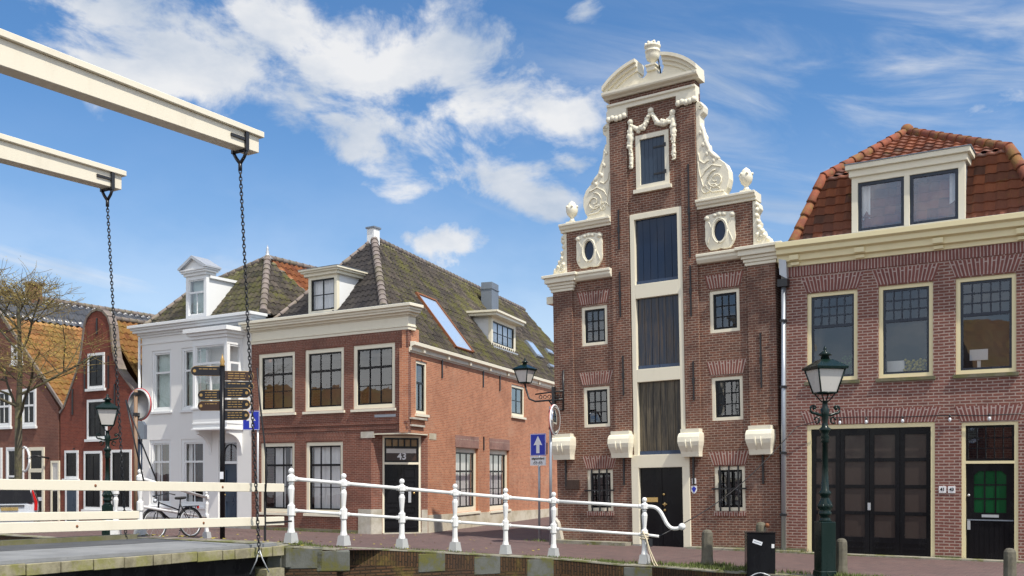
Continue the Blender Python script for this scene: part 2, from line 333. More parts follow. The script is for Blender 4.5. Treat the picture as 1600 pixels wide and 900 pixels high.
# ------------------------------------------------------------------ mesh helpers
I4 = Matrix.Identity(4)
class MB:
    def __init__(s, M=None, swap=False): s.v = []; s.f = []; s.uv = []; s.sm = []; s.M = M or I4; s.swap = swap
    def face(s, pts, smooth=False, uv=None):
        pts = [Vector(p) for p in pts]; k = len(s.v)
        if uv is None:
            n = Vector((0, 0, 0))
            for i in range(len(pts)):
                a, b = pts[i], pts[(i+1) % len(pts)]
                n += Vector(((a.y-b.y)*(a.z+b.z), (a.z-b.z)*(a.x+b.x), (a.x-b.x)*(a.y+b.y)))
            ax, ay, az = abs(n.x), abs(n.y), abs(n.z)
            if az > ax and az > ay: uv = [(p.x, p.y) for p in pts]
            elif ay >= ax: uv = [(p.x, p.z) for p in pts]
            else: uv = [(p.y, p.z) for p in pts]
            if s.swap: uv = [(q, p) for p, q in uv]
        s.v += [s.M @ p for p in pts]; s.f.append(list(range(k, k+len(pts)))); s.uv += uv; s.sm.append(smooth)
    def box(s, x0, x1, y0, y1, z0, z1):
        p = [(x0,y0,z0),(x1,y0,z0),(x1,y1,z0),(x0,y1,z0),(x0,y0,z1),(x1,y0,z1),(x1,y1,z1),(x0,y1,z1)]
        for q in ((0,3,2,1),(4,5,6,7),(0,1,5,4),(1,2,6,5),(2,3,7,6),(3,0,4,7)): s.face([p[i] for i in q])
        return s
    def cbox(s, c, size, M=None):
        old = s.M
        if M is not None: s.M = old @ M
        x, y, z = c; a, b_, d = size
        s.box(x-a/2, x+a/2, y-b_/2, y+b_/2, z-d/2, z+d/2); s.M = old; return s
    def prism_xz(s, pts, y0, y1, smooth=False):      # outline in x-z, thickness along y
        n = len(pts); area = sum(pts[i][0]*pts[(i+1)%n][1]-pts[(i+1)%n][0]*pts[i][1] for i in range(n))
        if area < 0: pts = pts[::-1]
        s.face([(x, y0, z) for x, z in pts]); s.face([(x, y1, z) for x, z in reversed(pts)])
        for i in range(n):
            a, b = pts[i], pts[(i+1) % n]
            s.face([(b[0], y0, b[1]), (a[0], y0, a[1]), (a[0], y1, a[1]), (b[0], y1, b[1])], smooth)
        return s
    def prism_xy(s, pts, z0, z1):
        n = len(pts); area = sum(pts[i][0]*pts[(i+1)%n][1]-pts[(i+1)%n][0]*pts[i][1] for i in range(n))
        if area < 0: pts = pts[::-1]
        s.face([(x, y, z1) for x, y in pts]); s.face([(x, y, z0) for x, y in reversed(pts)])
        for i in range(n):
            a, b = pts[i], pts[(i+1) % n]
            s.face([(a[0], a[1], z0), (b[0], b[1], z0), (b[0], b[1], z1), (a[0], a[1], z1)])
        return s
    def along_x(s, prof, x0, x1):                    # profile in y-z swept along x
        n = len(prof); area = sum(prof[i][0]*prof[(i+1)%n][1]-prof[(i+1)%n][0]*prof[i][1] for i in range(n))
        if area < 0: prof = prof[::-1]
        s.face([(x0, y, z) for y, z in reversed(prof)]); s.face([(x1, y, z) for y, z in prof])
        for i in range(n):
            a, b = prof[i], prof[(i+1) % n]
            s.face([(x0, a[0], a[1]), (x0, b[0], b[1]), (x1, b[0], b[1]), (x1, a[0], a[1])])
        return s
    def tube(s, pts, r, n=8, cap=True):
        pts = [Vector(p) for p in pts]; R = r if isinstance(r, (list, tuple)) else [r]*len(pts)
        rings = []; up = None
        for i, p in enumerate(pts):
            t = (pts[min(i+1, len(pts)-1)]-pts[max(i-1, 0)])
            if t.length < 1e-9: t = Vector((0, 0, 1))
            t.normalize()
            if up is None:
                up = Vector((0, 0, 1)) if abs(t.z) < .9 else Vector((1, 0, 0))
            a = t.cross(up)
            if a.length < 1e-6: a = t.orthogonal()
            a.normalize(); b = t.cross(a).normalized()
            rings.append([p+(a*math.cos(2*PI*k/n)+b*math.sin(2*PI*k/n))*R[i] for k in range(n)])
        for i in range(len(rings)-1):
            for k in range(n):
                s.face([rings[i][k], rings[i][(k+1)%n], rings[i+1][(k+1)%n], rings[i+1][k]], True)
        if cap: s.face(rings[0][::-1]); s.face(rings[-1])
        return s
    def lathe(s, prof, c=(0, 0, 0), n=16, rot=0, smooth=True, caps=True):    # profile of (r, z)
        c = Vector(c)
        def pt(r, z, k): a = 2*PI*k/n+rot; return c+Vector((r*math.cos(a), r*math.sin(a), z))
        for i in range(len(prof)-1):
            (r0, z0), (r1, z1) = prof[i], prof[i+1]
            for k in range(n):
                if r0 < 1e-5 and r1 < 1e-5: continue
                if r0 < 1e-5: s.face([pt(0, z0, 0), pt(r1, z1, k+1), pt(r1, z1, k)][::-1], smooth)
                elif r1 < 1e-5: s.face([pt(r0, z0, k), pt(r0, z0, k+1), pt(0, z1, 0)], smooth)
                else: s.face([pt(r0, z0, k), pt(r0, z0, k+1), pt(r1, z1, k+1), pt(r1, z1, k)], smooth)
        if not caps: return s
        if prof[0][0] > 1e-5: s.face([pt(prof[0][0], prof[0][1], k) for k in range(n)][::-1])
        if prof[-1][0] > 1e-5: s.face([pt(prof[-1][0], prof[-1][1], k) for k in range(n)])
        return s
    def ball(s, c, r, n=10, m=6):
        if isinstance(r, (int, float)): r = (r, r, r)
        c = Vector(c)
        def pt(i, k):
            a = PI*i/m-PI/2; b = 2*PI*k/n
            return c+Vector((r[0]*math.cos(a)*math.cos(b), r[1]*math.cos(a)*math.sin(b), r[2]*math.sin(a)))
        for i in range(m):
            for k in range(n):
                if i == 0: s.face([pt(0, 0), pt(1, k+1), pt(1, k)], True)
                elif i == m-1: s.face([pt(i, k), pt(i, k+1), pt(m, 0)], True)
                else: s.face([pt(i, k), pt(i, k+1), pt(i+1, k+1), pt(i+1, k)], True)
        return s
    def ring(s, x0, x1, z0, z1, w, y0, y1, wb=None):            # picture-frame box
        wb = w if wb is None else wb
        s.box(x0, x0+w, y0, y1, z0, z1); s.box(x1-w, x1, y0, y1, z0, z1)
        s.box(x0+w, x1-w, y0, y1, z1-w, z1)
        if wb > 0: s.box(x0+w, x1-w, y0, y1, z0, z0+wb)
        return s
    def build(s, name, mat, parent=None, bevel=0, weld=False):
        me = bpy.data.meshes.new(name); me.from_pydata([tuple(v) for v in s.v], [], s.f)
        ul = me.uv_layers.new(name='UVMap'); flat = [x for p in s.uv for x in p]; ul.data.foreach_set('uv', flat)
        me.polygons.foreach_set('use_smooth', s.sm)
        me.materials.append(MATS[mat]); 
        if any(s.sm) or bevel or weld:
            bm = bmesh.new(); bm.from_mesh(me); bmesh.ops.remove_doubles(bm, verts=bm.verts, dist=1e-5)
            if bevel: 
                ed = [e for e in bm.edges if len(e.link_faces) == 2 and e.calc_face_angle(0) > .5]
                bmesh.ops.bevel(bm, geom=ed, offset=bevel, segments=1, affect='EDGES', clamp_overlap=True)
            bm.to_mesh(me); bm.free()
        me.validate(); me.update()
        o = bpy.data.objects.new(name, me); C.objects.link(o)
        if parent: o.parent = parent
        return o

def tag(o, label=None, cat=None, group=None, kind=None):
    if label: o['label'] = label
    if cat: o['category'] = cat
    if group: o['group'] = group
    if kind: o['kind'] = kind
    return o
def thing(name, label, cat, loc=(0, 0, 0), rot=(0, 0, 0), group=None):
    o = bpy.data.objects.new(name, None); C.objects.link(o); o.empty_display_size = .2
    o.location = loc; o.rotation_euler = rot
    return tag(o, label, cat, group)
def text_mb(mb, string, size, at_, bold=0.0, ext=.004, wide=1.0):
    cu = bpy.data.curves.new('txt', 'FONT'); cu.body = string; cu.size = size; cu.align_x = 'CENTER'; cu.align_y = 'CENTER'
    cu.extrude = ext; cu.offset = bold; cu.resolution_u = 2
    o = bpy.data.objects.new('txt', cu); C.objects.link(o)
    dg = bpy.context.evaluated_depsgraph_get(); me = o.evaluated_get(dg).to_mesh()
    R = Matrix.Translation(at_) @ Matrix.Rotation(PI/2, 4, 'X')
    for p in me.polygons: mb.face([R @ Vector((me.vertices[i].co.x*wide, me.vertices[i].co.y, me.vertices[i].co.z)) for i in p.vertices])
    o.evaluated_get(dg).to_mesh_clear(); bpy.data.objects.remove(o); bpy.data.curves.remove(cu)

def wall_cells(mb, solids, holes, y0=0., th=.35):
    xs = sorted({round(v, 4) for r in solids+holes for v in r[:2]}); zs = sorted({round(v, 4) for r in solids+holes for v in r[2:]})
    def inside(r, x, z): return r[0] < x < r[1] and r[2] < z < r[3]
    def solid(i, j):
        if i < 0 or j < 0 or i >= len(xs)-1 or j >= len(zs)-1: return False
        x, z = (xs[i]+xs[i+1])/2, (zs[j]+zs[j+1])/2
        return any(inside(r, x, z) for r in solids) and not any(inside(r, x, z) for r in holes)
    y1 = y0+th
    for i in range(len(xs)-1):
        for j in range(len(zs)-1):
            if not solid(i, j): continue
            a, b, c, d = xs[i], xs[i+1], zs[j], zs[j+1]
            mb.face([(a, y0, c), (b, y0, c), (b, y0, d), (a, y0, d)])
            mb.face([(b, y1, c), (a, y1, c), (a, y1, d), (b, y1, d)])
            if not solid(i-1, j): mb.face([(a, y1, c), (a, y0, c), (a, y0, d), (a, y1, d)])
            if not solid(i+1, j): mb.face([(b, y0, c), (b, y1, c), (b, y1, d), (b, y0, d)])
            if not solid(i, j-1): mb.face([(a, y1, c), (b, y1, c), (b, y0, c), (a, y0, c)])
            if not solid(i, j+1): mb.face([(a, y0, d), (b, y0, d), (b, y1, d), (a, y1, d)])
    return mb

def sash_bars(mb, x0, x1, z0, z1, cols, rows, y0, y1, w=.028):
    for i in range(1, cols): x = x0+(x1-x0)*i/cols; mb.box(x-w/2, x+w/2, y0, y1, z0, z1)
    for j in range(1, rows): z = z0+(z1-z0)*j/rows; mb.box(x0, x1, y0+.003, y1-.003, z-w/2, z+w/2)

def window(root, M, x0, x1, z0, z1, fw=.085, split=None, up=(1, 1), lo=(1, 1), frame='cream', sash='black_paint', sill=None, curtain=None, pane='pane',
           y=.03, sw=.05, name='window', bar=.028, drop=None, label=None, room=True):
    """frame (the part) > sash, pane, sill, curtain (its sub-parts)"""
    e = .004
    f = MB(M).ring(x0-e, x1+e, z0-e, z1+e, fw+e, y, y+.13).build(name, frame, root)
    if label: f['label'] = label
    a, b, c, d = x0+fw, x1-fw, z0+fw, z1-fw
    s = MB(M); s.ring(a+.002, b-.002, c+.002, d-.002, sw, y+.035, y+.085)
    if split:
        s.box(a+sw, b-sw, y+.03, y+.09, split-.035, split+.035)
        sash_bars(s, a+sw, b-sw, split+.035, d-sw, up[0], up[1], y+.04, y+.08, bar)
        sash_bars(s, a+sw, b-sw, c+sw, split-.035, lo[0], lo[1], y+.04, y+.08, bar)
    else: sash_bars(s, a+sw, b-sw, c+sw, d-sw, lo[0], lo[1], y+.04, y+.08, bar)
    s.build('sash', sash, f)
    p = MB(M); p.face([(a+sw-.01, y+.06, c+sw-.01), (b-sw+.01, y+.06, c+sw-.01), (b-sw+.01, y+.06, d-sw+.01), (a+sw-.01, y+.06, d-sw+.01)]); p.build('pane', pane, f)
    if sill:
        MB(M).along_x([(-.07, z0-.012), (-.07, z0-.09), (.12, z0-.10), (.12, z0-.001)], x0-.06, x1+.06).build('sill', sill, f)
    if curtain:
        k = MB(M); top = d if drop is None else drop
        curtain_sheet(k, a+.02, b-.02, c+.02, top, y+.20, curtain); k.build('curtain', 'curtain' if curtain != 'green' else 'curtain_green', f)
    if room:
        MB(M).box(x0-.05, x1+.05, y+.75, y+.78, z0-.05, z1+.05).build('dim_interior', 'room', f)
    return f
def curtain_sheet(k, a, b, c, d, y, style):
    def sheet(x0, x1, amp=.02, per=.12):
        n = max(4, int((x1-x0)/.03)); P = [(x0+(x1-x0)*i/n, y+amp*math.sin((x0+(x1-x0)*i/n)*2*PI/per)) for i in range(n+1)]
        for i in range(n): k.face([(P[i][0], P[i][1], c), (P[i+1][0], P[i+1][1], c), (P[i+1][0], P[i+1][1], d), (P[i][0], P[i][1], d)], True)
    w = b-a
    if style == 'sides': sheet(a, a+w*.22); sheet(b-w*.2, b)
    elif style == 'left': sheet(a, a+w*.2)
    elif style == 'right': sheet(b-w*.18, b)
    elif style == 'mid': sheet(a+w*.2, a+w*.62); sheet(b-w*.22, b)
    else: sheet(a, b, .004 if style in ('blind', 'green') else .02)

def arch(root, M, x0, x1, z0, z1, mat='brick_arch', splay=.12):
    mb = MB(M); n = 16; w = x1-x0; y = -.006
    lo = [x0+w*i/n for i in range(n+1)]; hi = [x0-splay+(w+2*splay)*i/n for i in range(n+1)]
    for i in range(n):
        mb.face([(lo[i], y, z0), (lo[i+1], y, z0), (hi[i+1], y, z1), (hi[i], y, z1)], False, [(.02, lo[i]), (.02, lo[i+1]), (.02+z1-z0, lo[i+1]), (.02+z1-z0, lo[i])])
    for q in ([(lo[0], .05, z0), (lo[-1], .05, z0), (lo[-1], y, z0), (lo[0], y, z0)], [(hi[0], y, z1), (hi[-1], y, z1), (hi[-1], .05, z1), (hi[0], .05, z1)], [(lo[-1], y, z0), (lo[-1], .05, z0), (hi[-1], .05, z1), (hi[-1], y, z1)], [(lo[0], .05, z0), (lo[0], y, z0), (hi[0], y, z1), (hi[0], .05, z1)]): mb.face(q)
    return mb.build('brick_arch', mat, root)
def anchor(root, M, x, z0, z1):
    mb = MB(M); mb.box(x-.02, x+.02, -.045, .0, z0, z1); zc = (z0+z1)/2; mb.box(x-.035, x+.035, -.055, 0, zc-.07, zc+.07)
    return mb.build('wall_anchor', 'iron', root)
def cornice(root, M, x0, x1, steps, mat, name='cornice', y1=.12, ends=True):
    """steps: (projection, z0, z1) from bottom to top, butted one on the other"""
    mb = MB(M)
    for i, (p, a, b) in enumerate(steps):
        q = p if ends else 0
        mb.along_x([(-p, a), (-p, b), (y1, b), (y1, a)], x0-q, x1+q)
    return mb.build(name, mat, root, bevel=.008)

def tiled_roof(name, mat, root, pts, pw=.25, ch=.32, amp=.055, step=.025, M=None):
    pts = [Vector(p) for p in pts]
    if M is not None: pts = [M @ p for p in pts]
    u = (pts[1]-pts[0]).normalized(); n = Vector((0, 0, 0))
    for i in range(len(pts)):
        a, b = pts[i], pts[(i+1) % len(pts)]; n += (a-pts[0]).cross(b-pts[0])
    n.normalize()
    if n.z < 0: n = -n
    v = n.cross(u)
    if v.z < 0: v = -v
    o = pts[0]; P = [((p-o).dot(u), (p-o).dot(v)) for p in pts]
    u0, u1 = min(p[0] for p in P), max(p[0] for p in P); v0, v1 = min(p[1] for p in P), max(p[1] for p in P)
    u0 = math.floor(u0/pw)*pw; v0 = math.floor(v0/ch-1e-6)*ch
    prof = [(0, 0), (.14, .8), (.30, 1.0), (.46, .75), (.64, .1), (.84, -.15)]
    us = []
    k = u0
    while k < u1+pw:
        for f, h in prof: us.append((k+f*pw, h*amp))
        k += pw
    bm = bmesh.new(); uvl = bm.loops.layers.uv.new('UVMap'); rows = []
    k = v0; rnd = random.Random(len(pts)*7+int(u1*100))
    while k < v1+ch:
        rows.append((k, step)); rows.append((k+ch-.003, 0.0)); k += ch
    prev = None
    for ri, (vv, hh) in enumerate(rows):
        cur = []
        if ri % 2 == 0: jit = [rnd.uniform(-.006, .006) for _ in range(len(us)//6+2)]
        for ci, (uu, h) in enumerate(us):
            p = o+u*uu+v*vv+n*(h+hh+jit[ci//6]); cur.append((bm.verts.new(p), uu, vv))
        if prev:
            for i in range(len(cur)-1):
                f = bm.faces.new((prev[i][0], prev[i+1][0], cur[i+1][0], cur[i][0])); f.smooth = ri % 2 == 1
                mid = rows[ri-1][0]+.01 if ri % 2 == 1 else vv+.01
                for l, q in zip(f.loops, (prev[i], prev[i+1], cur[i+1], cur[i])):
                    l[uvl].uv = (q[1]+.001, q[2]+.001 if ri % 2 == 1 else vv-.005)
        prev = cur
    cen = sum(pts, Vector())/len(pts)
    for i in range(len(pts)):
        a, b = pts[i], pts[(i+1) % len(pts)]; no = (b-a).cross(n)
        if no.length < 1e-6: continue
        no.normalize()
        if no.dot(cen-a) > 0: no = -no
        bmesh.ops.bisect_plane(bm, geom=bm.verts[:]+bm.edges[:]+bm.faces[:], plane_co=a, plane_no=no, clear_outer=True)
    # a board under the tiles so that no light comes through
    vs = [bm.verts.new(p-n*.03) for p in pts]; bm.faces.new(vs)
    bm.normal_update()
    for f in bm.faces:
        if f.normal.dot(n) < 0: f.normal_flip()
    me = bpy.data.meshes.new(name); bm.to_mesh(me); bm.free(); me.materials.append(MATS[mat])
    ob = bpy.data.objects.new(name, me); C.objects.link(ob); ob.parent = root; return ob
def ridge(mb, p0, p1, r=.11, seg=.36, n=10):
    p0, p1 = Vector(p0), Vector(p1); L = (p1-p0).length; k = max(1, round(L/seg)); d = (p1-p0)/k
    for i in range(k):
        a = p0+d*i; b = p0+d*(i+1.06)
        mb.tube([a, a+d*.12, b], [r*1.16, r*1.12, r*.93], n)

# ------------------------------------------------------------------ ground, water
EDGE = [(-400, -6.0), (-60, -6.0), (-17.5, -6.6), (-14.0, -7.2), (-7.35, -10.6), (-7.1, -11.1), (-2.45, -11.1), (-1.75, -10.45)]
RAILP = [(455, 18.4), (537, 19.1), (628, 19.8), (711, 20.4), (790, 20.9), (865, 21.2), (1007, 20.75)]
RAIL_XY = [((px-800)/FPX*Y, Y) for px, Y in RAILP]
for (x, y) in RAIL_XY[1:]:
    s, d = to_sd(x, y); EDGE.append((s+.05, d-.34))
EDGE = EDGE[:8]+[to_sd(x+.12, y-.34) for x, y in RAIL_XY[1:]]
EDGE += [(3.6, -5.62), (7, -5.62), (60, -5.62), (400, -5.62)]
def edge_d(s):
    for (a, b), (c, d) in zip(EDGE, EDGE[1:]):
        if a <= s <= c: return b+(d-b)*(s-a)/(c-a+1e-9)
    return -5.6
def street_mesh():
    ss = [-3000, -400, -120, -60, -40, -30, -25, -22, -20, -18, -16.5]
    k = -15.0
    while k < 8: ss.append(k); k += .35
    ss += [e[0] for e in EDGE if -17 < e[0] < 8] + [9, 11, 14, 18, 25, 40, 80, 200, 400, 3000]
    ss = sorted(set(round(x, 3) for x in ss))
    mb = MB(); fr = [0, .02, .06, .12, .2, .3, .4, .5, .62, .75, .88, 1]
    def P(s, t):
        e = edge_d(s); d = e+(0-e)*t if t <= 1 else t; w = world(s, d); w.z = street_z(w.x, w.y); return w
    for a, b in zip(ss, ss[1:]):
        for t0, t1 in zip(fr+[8, 40, 200, 3000], (fr+[8, 40, 200, 3000])[1:]):
            q = [P(a, t0), P(b, t0), P(b, t1), P(a, t1)]
            mb.face(q, False, [to_sd(p.x, p.y) for p in q])
    o = mb.build('street', 'clinker', weld=True); tag(o, kind='structure')
street_mesh()
wm = MB(); p = [world(-400, -4), world(400, -4), world(400, -24), world(-400, -24)]
wm.face([(q.x, q.y, -1.25) for q in p][::-1]); tag(wm.build('canal_water', 'water'), kind='structure')
nb = MB(); p = [world(-3000, -20.6), world(3000, -20.6), world(3000, -3000), world(-3000, -3000)]
nb.face([(q.x, q.y, .12) for q in p][::-1], False, [(0, 0), (6000, 0), (6000, 3000), (0, 3000)])
for s0, s1 in ((-400, 400),): 
    a, b = world(s0, -20.6), world(s1, -20.6); nb.face([(a.x, a.y, -2), (b.x, b.y, -2), (b.x, b.y, .12), (a.x, a.y, .12)])
tag(nb.build('near_quay', 'clinker'), kind='structure')

# quay wall: courses of brick on edge, stone blocks under the posts, a mossy coping
qw = thing('quay_wall', 'mossy brown brick quay wall with grey stone blocks below the white railing', 'quay wall')
def quay():
    br = MB(); cp = MB(); u = 0
    E = [e for e in EDGE if -80 < e[0] < 80]; out = []
    for (a, b), (c, d) in zip(E, E[1:]):
        n = max(1, int(math.hypot(c-a, d-b)/.5)) if -18 < a < 20 else 3
        for i in range(n): out.append((a+(c-a)*i/n, b+(d-b)*i/n))
    pts = []
    for s, d in out: w = world(s, d); w.z = street_z(w.x, w.y); pts.append(w)
    for p, q in zip(pts, pts[1:]):
        L = (q-p).length; h = .045
        t = (q-p); t.z = 0; nrm = Vector((t.y, -t.x, 0)).normalized()
        lo0, lo1 = Vector((p.x, p.y, -2)), Vector((q.x, q.y, -2))
        m0, m1 = Vector((p.x, p.y, p.z-.30)), Vector((q.x, q.y, q.z-.30))
        t0, t1 = Vector((p.x, p.y, p.z+.0)), Vector((q.x, q.y, q.z+.0))
        br.face([lo0, lo1, m1, m0], False, [(u, -2), (u+L, -2), (u+L, q.z-.3), (u, p.z-.3)])
        br.face([m0, m1, t1, t0], False, [(-.3, u), (-.3, u+L), (0, u+L), (0, u)])     # bricks on edge
        # coping, a slab .42 m deep
        i0, i1 = p-nrm*.42, q-nrm*.42; z = Vector((0, 0, .012)); f0, f1 = p+nrm*.012, q+nrm*.012
        for fa in ([f0+z, f1+z, i1+z, i0+z], [f0-z, f1-z, f1+z, f0+z], [i1-z, i0-z, i0+z, i1+z]):
            cp.face(fa, False, [(u, 0), (u+L, 0), (u+L, .4), (u, .4)])
        u += L
    br.build('brick_face', 'brick_quay', qw); cp.build('coping', 'coping', qw, weld=True)
    for i, xy in enumerate(RAIL_XY+[None, None, None]):
        if xy: s, d = to_sd(*xy)
        else: s, d = (4.6, 6.2, 8.0)[i-7], -5.3
        e = edge_d(s); k = .02; ang = math.atan2(edge_d(s+k)-edge_d(s-k), 2*k)
        w = world(s, e); z = street_z(w.x, w.y)
        M = Matrix.Translation((w.x, w.y, z)) @ Matrix.Rotation(ROT+ang, 4, 'Z')
        b_ = MB(M); wd = .30 if i != 1 else .5
        b_.box(-wd, wd, -.018 if i == 0 else -.012, .2, -.40, -.016); b_.build('stone_block', 'quay_stone', qw, bevel=.02)
quay()

# ------------------------------------------------------------------ buildings
def house(name, label, cat, s0, lean=0):
    r = thing(name, label, cat, world(s0, 0, 0), (0, lean, ROT)); return r, Matrix.Translation((-s0, 0, 0))
def body(root, M, x0, x1, d, z1, mat, y0=.35, name='side_wall'):
    mb = MB(M); t = .3
    mb.box(x0, x0+t, y0+.002, d, -.4, z1); mb.box(x1-t, x1, y0+.002, d, -.4, z1); mb.box(x0+t, x1-t, d-t, d, -.4, z1)
    return mb.build(name, mat, root)
def inside(root, M, x0, x1, d, levels):
    mb = MB(M)
    for z in levels: mb.box(x0+.32, x1-.32, .37, d-.32, z-.1, z)
    return mb.build('floor', 'room', root)

kb = MB()
for s0, s1, z in ((-3.1, -.86, .085), (.84, 3.7, .05), (3.7, 9.0, -.02)):
    for k in range(max(1, int((s1-s0)/.8))):
        n = max(1, int((s1-s0)/.8)); a, b = s0+(s1-s0)*k/n, s0+(s1-s0)*(k+1)/n-.012; p = [world(a, -.40), world(b, -.40), world(b, -.035), world(a, -.035)]
        kb.prism_xy([(q.x, q.y) for q in p], -.2, max(.03, z))
tag(kb.build('kerb', 'coping', None), kind='structure')

# ===== the warehouse =====
wh, WM = house('stepped_gable_warehouse', 'tall narrow dark brick warehouse with cream scrolled gable and hoist doors', 'warehouse', 0, -.021)
def warehouse():
    R = wh; M = WM
    holes = [(-2.27, -1.48, 5.42, 6.49), (1.42, 2.21, 5.42, 6.49), (-2.25, -1.45, 3.20, 4.30), (1.43, 2.25, 3.20, 4.30), (-2.18, -1.40, .93, 2.04), (1.46, 2.26, .93, 2.04),
             (-.74, .72, 2.33, 8.76), (-.80, .78, -.1, 2.33), (-.53, .40, 9.40, 10.82)]
    solids = [(-3.12, 3.14, -.35, 7.2), (-2.68, 2.58, 7.2, 8.75), (-1.28, 1.14, 8.75, 11.98)]
    wall_cells(MB(M), solids, holes).build('wall', 'brick_warehouse', R)
    body(R, M, -3.12, 3.14, 11, 6.8, 'brick_warehouse'); inside(R, M, -3.12, 3.14, 11, (2.3, 4.6, 6.75))
    # roof behind the gable
    tiled_roof('roof', 'tile_grey', R, [(-3.3, .36, 6.7), (-3.3, 11.1, 6.7), (0, 11.1, 8.5), (0, .36, 8.5)], M=M)
    tiled_roof('roof', 'tile_grey', R, [(3.13, 11.1, 6.7), (3.13, .36, 6.7), (0, .36, 8.5), (0, 11.1, 8.5)], M=M)
    MB(M).box(-3.42, -3.12, .1, 11, 6.72, 6.92).build('gutter', 'cream', R)
    # pilaster strips
    mb = MB(M)
    for x0, x1, z0, z1 in ((-3.121, -2.52, 3.02, 7.0), (2.44, 3.141, 3.0, 7.0), (-1.285, -.78, 3.02, 11.30), (.74, 1.145, 3.0, 11.30)): mb.box(x0, x1, -.055, .05, z0, z1)
    mb.build('pilaster', 'brick_warehouse', R)
    # plinth line
    MB(M).box(-3.125, -.82, -.03, .1, -.35, .09).build('plinth', 'plinth_mossy', R); MB(M).box(.80, 3.145, -.03, .1, -.35, .03).build('plinth', 'plinth_mossy', R)
    MB(M).prism_xz([(-3.16, -.2), (-2.86, -.2), (-2.95, .22), (-3.05, .62), (-3.16, .75)], -.16, .02).build('guard_stone', 'plinth', R)
    # cornices
    for a, b_ in ((-3.12, -1.29), (1.15, 3.14)):
        out = a if a < 0 else b_
        inn = b_ if a < 0 else a
        mb = MB(M)
        x0, x1 = min(out, inn), max(out, inn)
        mb.along_x([(-.10, 7.20), (-.16, 7.28), (-.16, 7.34), (-.20, 7.36), (-.20, 7.43), (.35, 7.43), (.35, 7.20)], x0-(.16 if a < 0 else 0), x1+(.10 if a > 0 else 0))
        # capital of the outer pilaster
        p0, p1 = (-3.14, -2.50) if a < 0 else (2.42, 3.16)
        for k, (z0, z1, e) in enumerate(((6.98, 7.06, .03), (7.06, 7.14, .06), (7.14, 7.22, .10), (7.22, 7.36, .16), (7.36, 7.44, .22))):
            mb.box(p0-e, p1+e, -.06-e, .36, z0, z1)
        mb.build('cornice', 'stone_paint', R, bevel=.01)
        q0, q1 = (-2.68, -1.29) if a < 0 else (1.15, 2.58)
        e0, e1 = (.17, 0) if a < 0 else (0, .12)
        MB(M).along_x([(-.05, 8.60), (-.05, 8.66), (-.11, 8.68), (-.13, 8.74), (-.17, 8.76), (-.17, 8.82), (.36, 8.82), (.36, 8.60)], q0-e0, q1+e1).build('upper_cornice', 'stone_paint', R, bevel=.008)
    # volutes, large and small, with scrolls in relief
    big = [(-1.29, 8.83), (-1.29, 11.36), (-1.36, 11.38), (-1.46, 11.33), (-1.52, 11.22), (-1.50, 11.08), (-1.41, 11.0), (-1.41, 10.80), (-1.46, 10.62), (-1.52, 10.5), (-1.50, 10.34),
           (-1.60, 10.26), (-1.62, 10.08), (-1.74, 9.98), (-1.78, 9.84), (-1.93, 9.78), (-2.06, 9.66), (-2.14, 9.48), (-2.15, 9.26), (-2.10, 9.06), (-2.02, 8.93), (-2.12, 8.83)]
    small = [(-2.69, 7.44), (-2.69, 8.59), (-2.78, 8.58), (-2.86, 8.50), (-2.88, 8.38), (-2.80, 8.26), (-2.80, 8.14), (-2.88, 8.04), (-2.86, 7.90), (-2.96, 7.84), (-3.0, 7.70), (-3.10, 7.64), (-3.14, 7.52), (-3.12, 7.44)]
    def spiral(mb, cx, cz, r0, turns, sgn, start, rad=.022, y=-.02):
        P = []
        for i in range(26):
            t = i/25; a = start+sgn*t*turns*2*PI; r = r0*(1-.85*t); P.append((cx+r*math.cos(a), y, cz+r*math.sin(a)))
        mb.tube(P, [rad*(1-.4*i/25) for i in range(26)], 6)
    for sg in (-1, 1):
        def mx(p): return (p[0], p[1]) if sg < 0 else (-p[0]-.14, p[1])
        def mx2(p): return (p[0], p[1]) if sg < 0 else (-p[0]-.10, p[1])
        mb = MB(M); mb.prism_xz([mx(p) for p in big], .0, .30); mb.build('volute', 'stone_paint', R, bevel=.012)
        mb = MB(M)
        def cx(x): return x if sg < 0 else -x-.14
        spiral(mb, cx(-1.80), 9.30, .25, 1.6, sg, PI*.5, .017); spiral(mb, cx(-1.52), 9.12, .15, 1.2, -sg, 0, .014); mt = MB(M); spiral(mt, cx(-1.42), 11.22, .075, 1.3, -sg, PI/2, .015); mt.build('scroll_curl', 'stone_paint', R)
        for pts in ([(-2.0, 8.98), (-1.7, 9.0), (-1.45, 9.2), (-1.36, 9.55), (-1.33, 9.9)], [(-1.95, 9.6), (-1.7, 9.68), (-1.5, 9.55), (-1.38, 9.35)], [(-1.62, 9.82), (-1.5, 9.75), (-1.38, 9.85), (-1.34, 10.1)], [(-1.9, 9.05), (-1.78, 9.18), (-1.6, 9.2)]):
            P = []
            for i in range(len(pts)-1):
                for k in range(5): t = k/5; P.append((cx(pts[i][0]*(1-t)+pts[i+1][0]*t), -.012, pts[i][1]*(1-t)+pts[i+1][1]*t))
            mb.tube(P, .015, 6)
        rr = random.Random(3)
        mb.tube([(cx(x), .04, z) for x, z in ((-1.43, 10.8), (-1.46, 10.62), (-1.50, 10.42), (-1.57, 10.22), (-1.64, 10.04), (-1.74, 9.92), (-1.88, 9.80))], [.03, .06, .05, .07, .055, .075, .05], 8)
        for (x, z) in ((-1.46, 10.62), (-1.53, 10.30), (-1.62, 10.05), (-1.80, 9.84)):
            mb.ball((cx(x), .07, z), (.06, .10, .10), 8, 5); mb.ball((cx(x+.05), .0, z-.06), (.05, .03, .06), 8, 5)
        mb.build('scroll_relief', 'stone_paint', R)
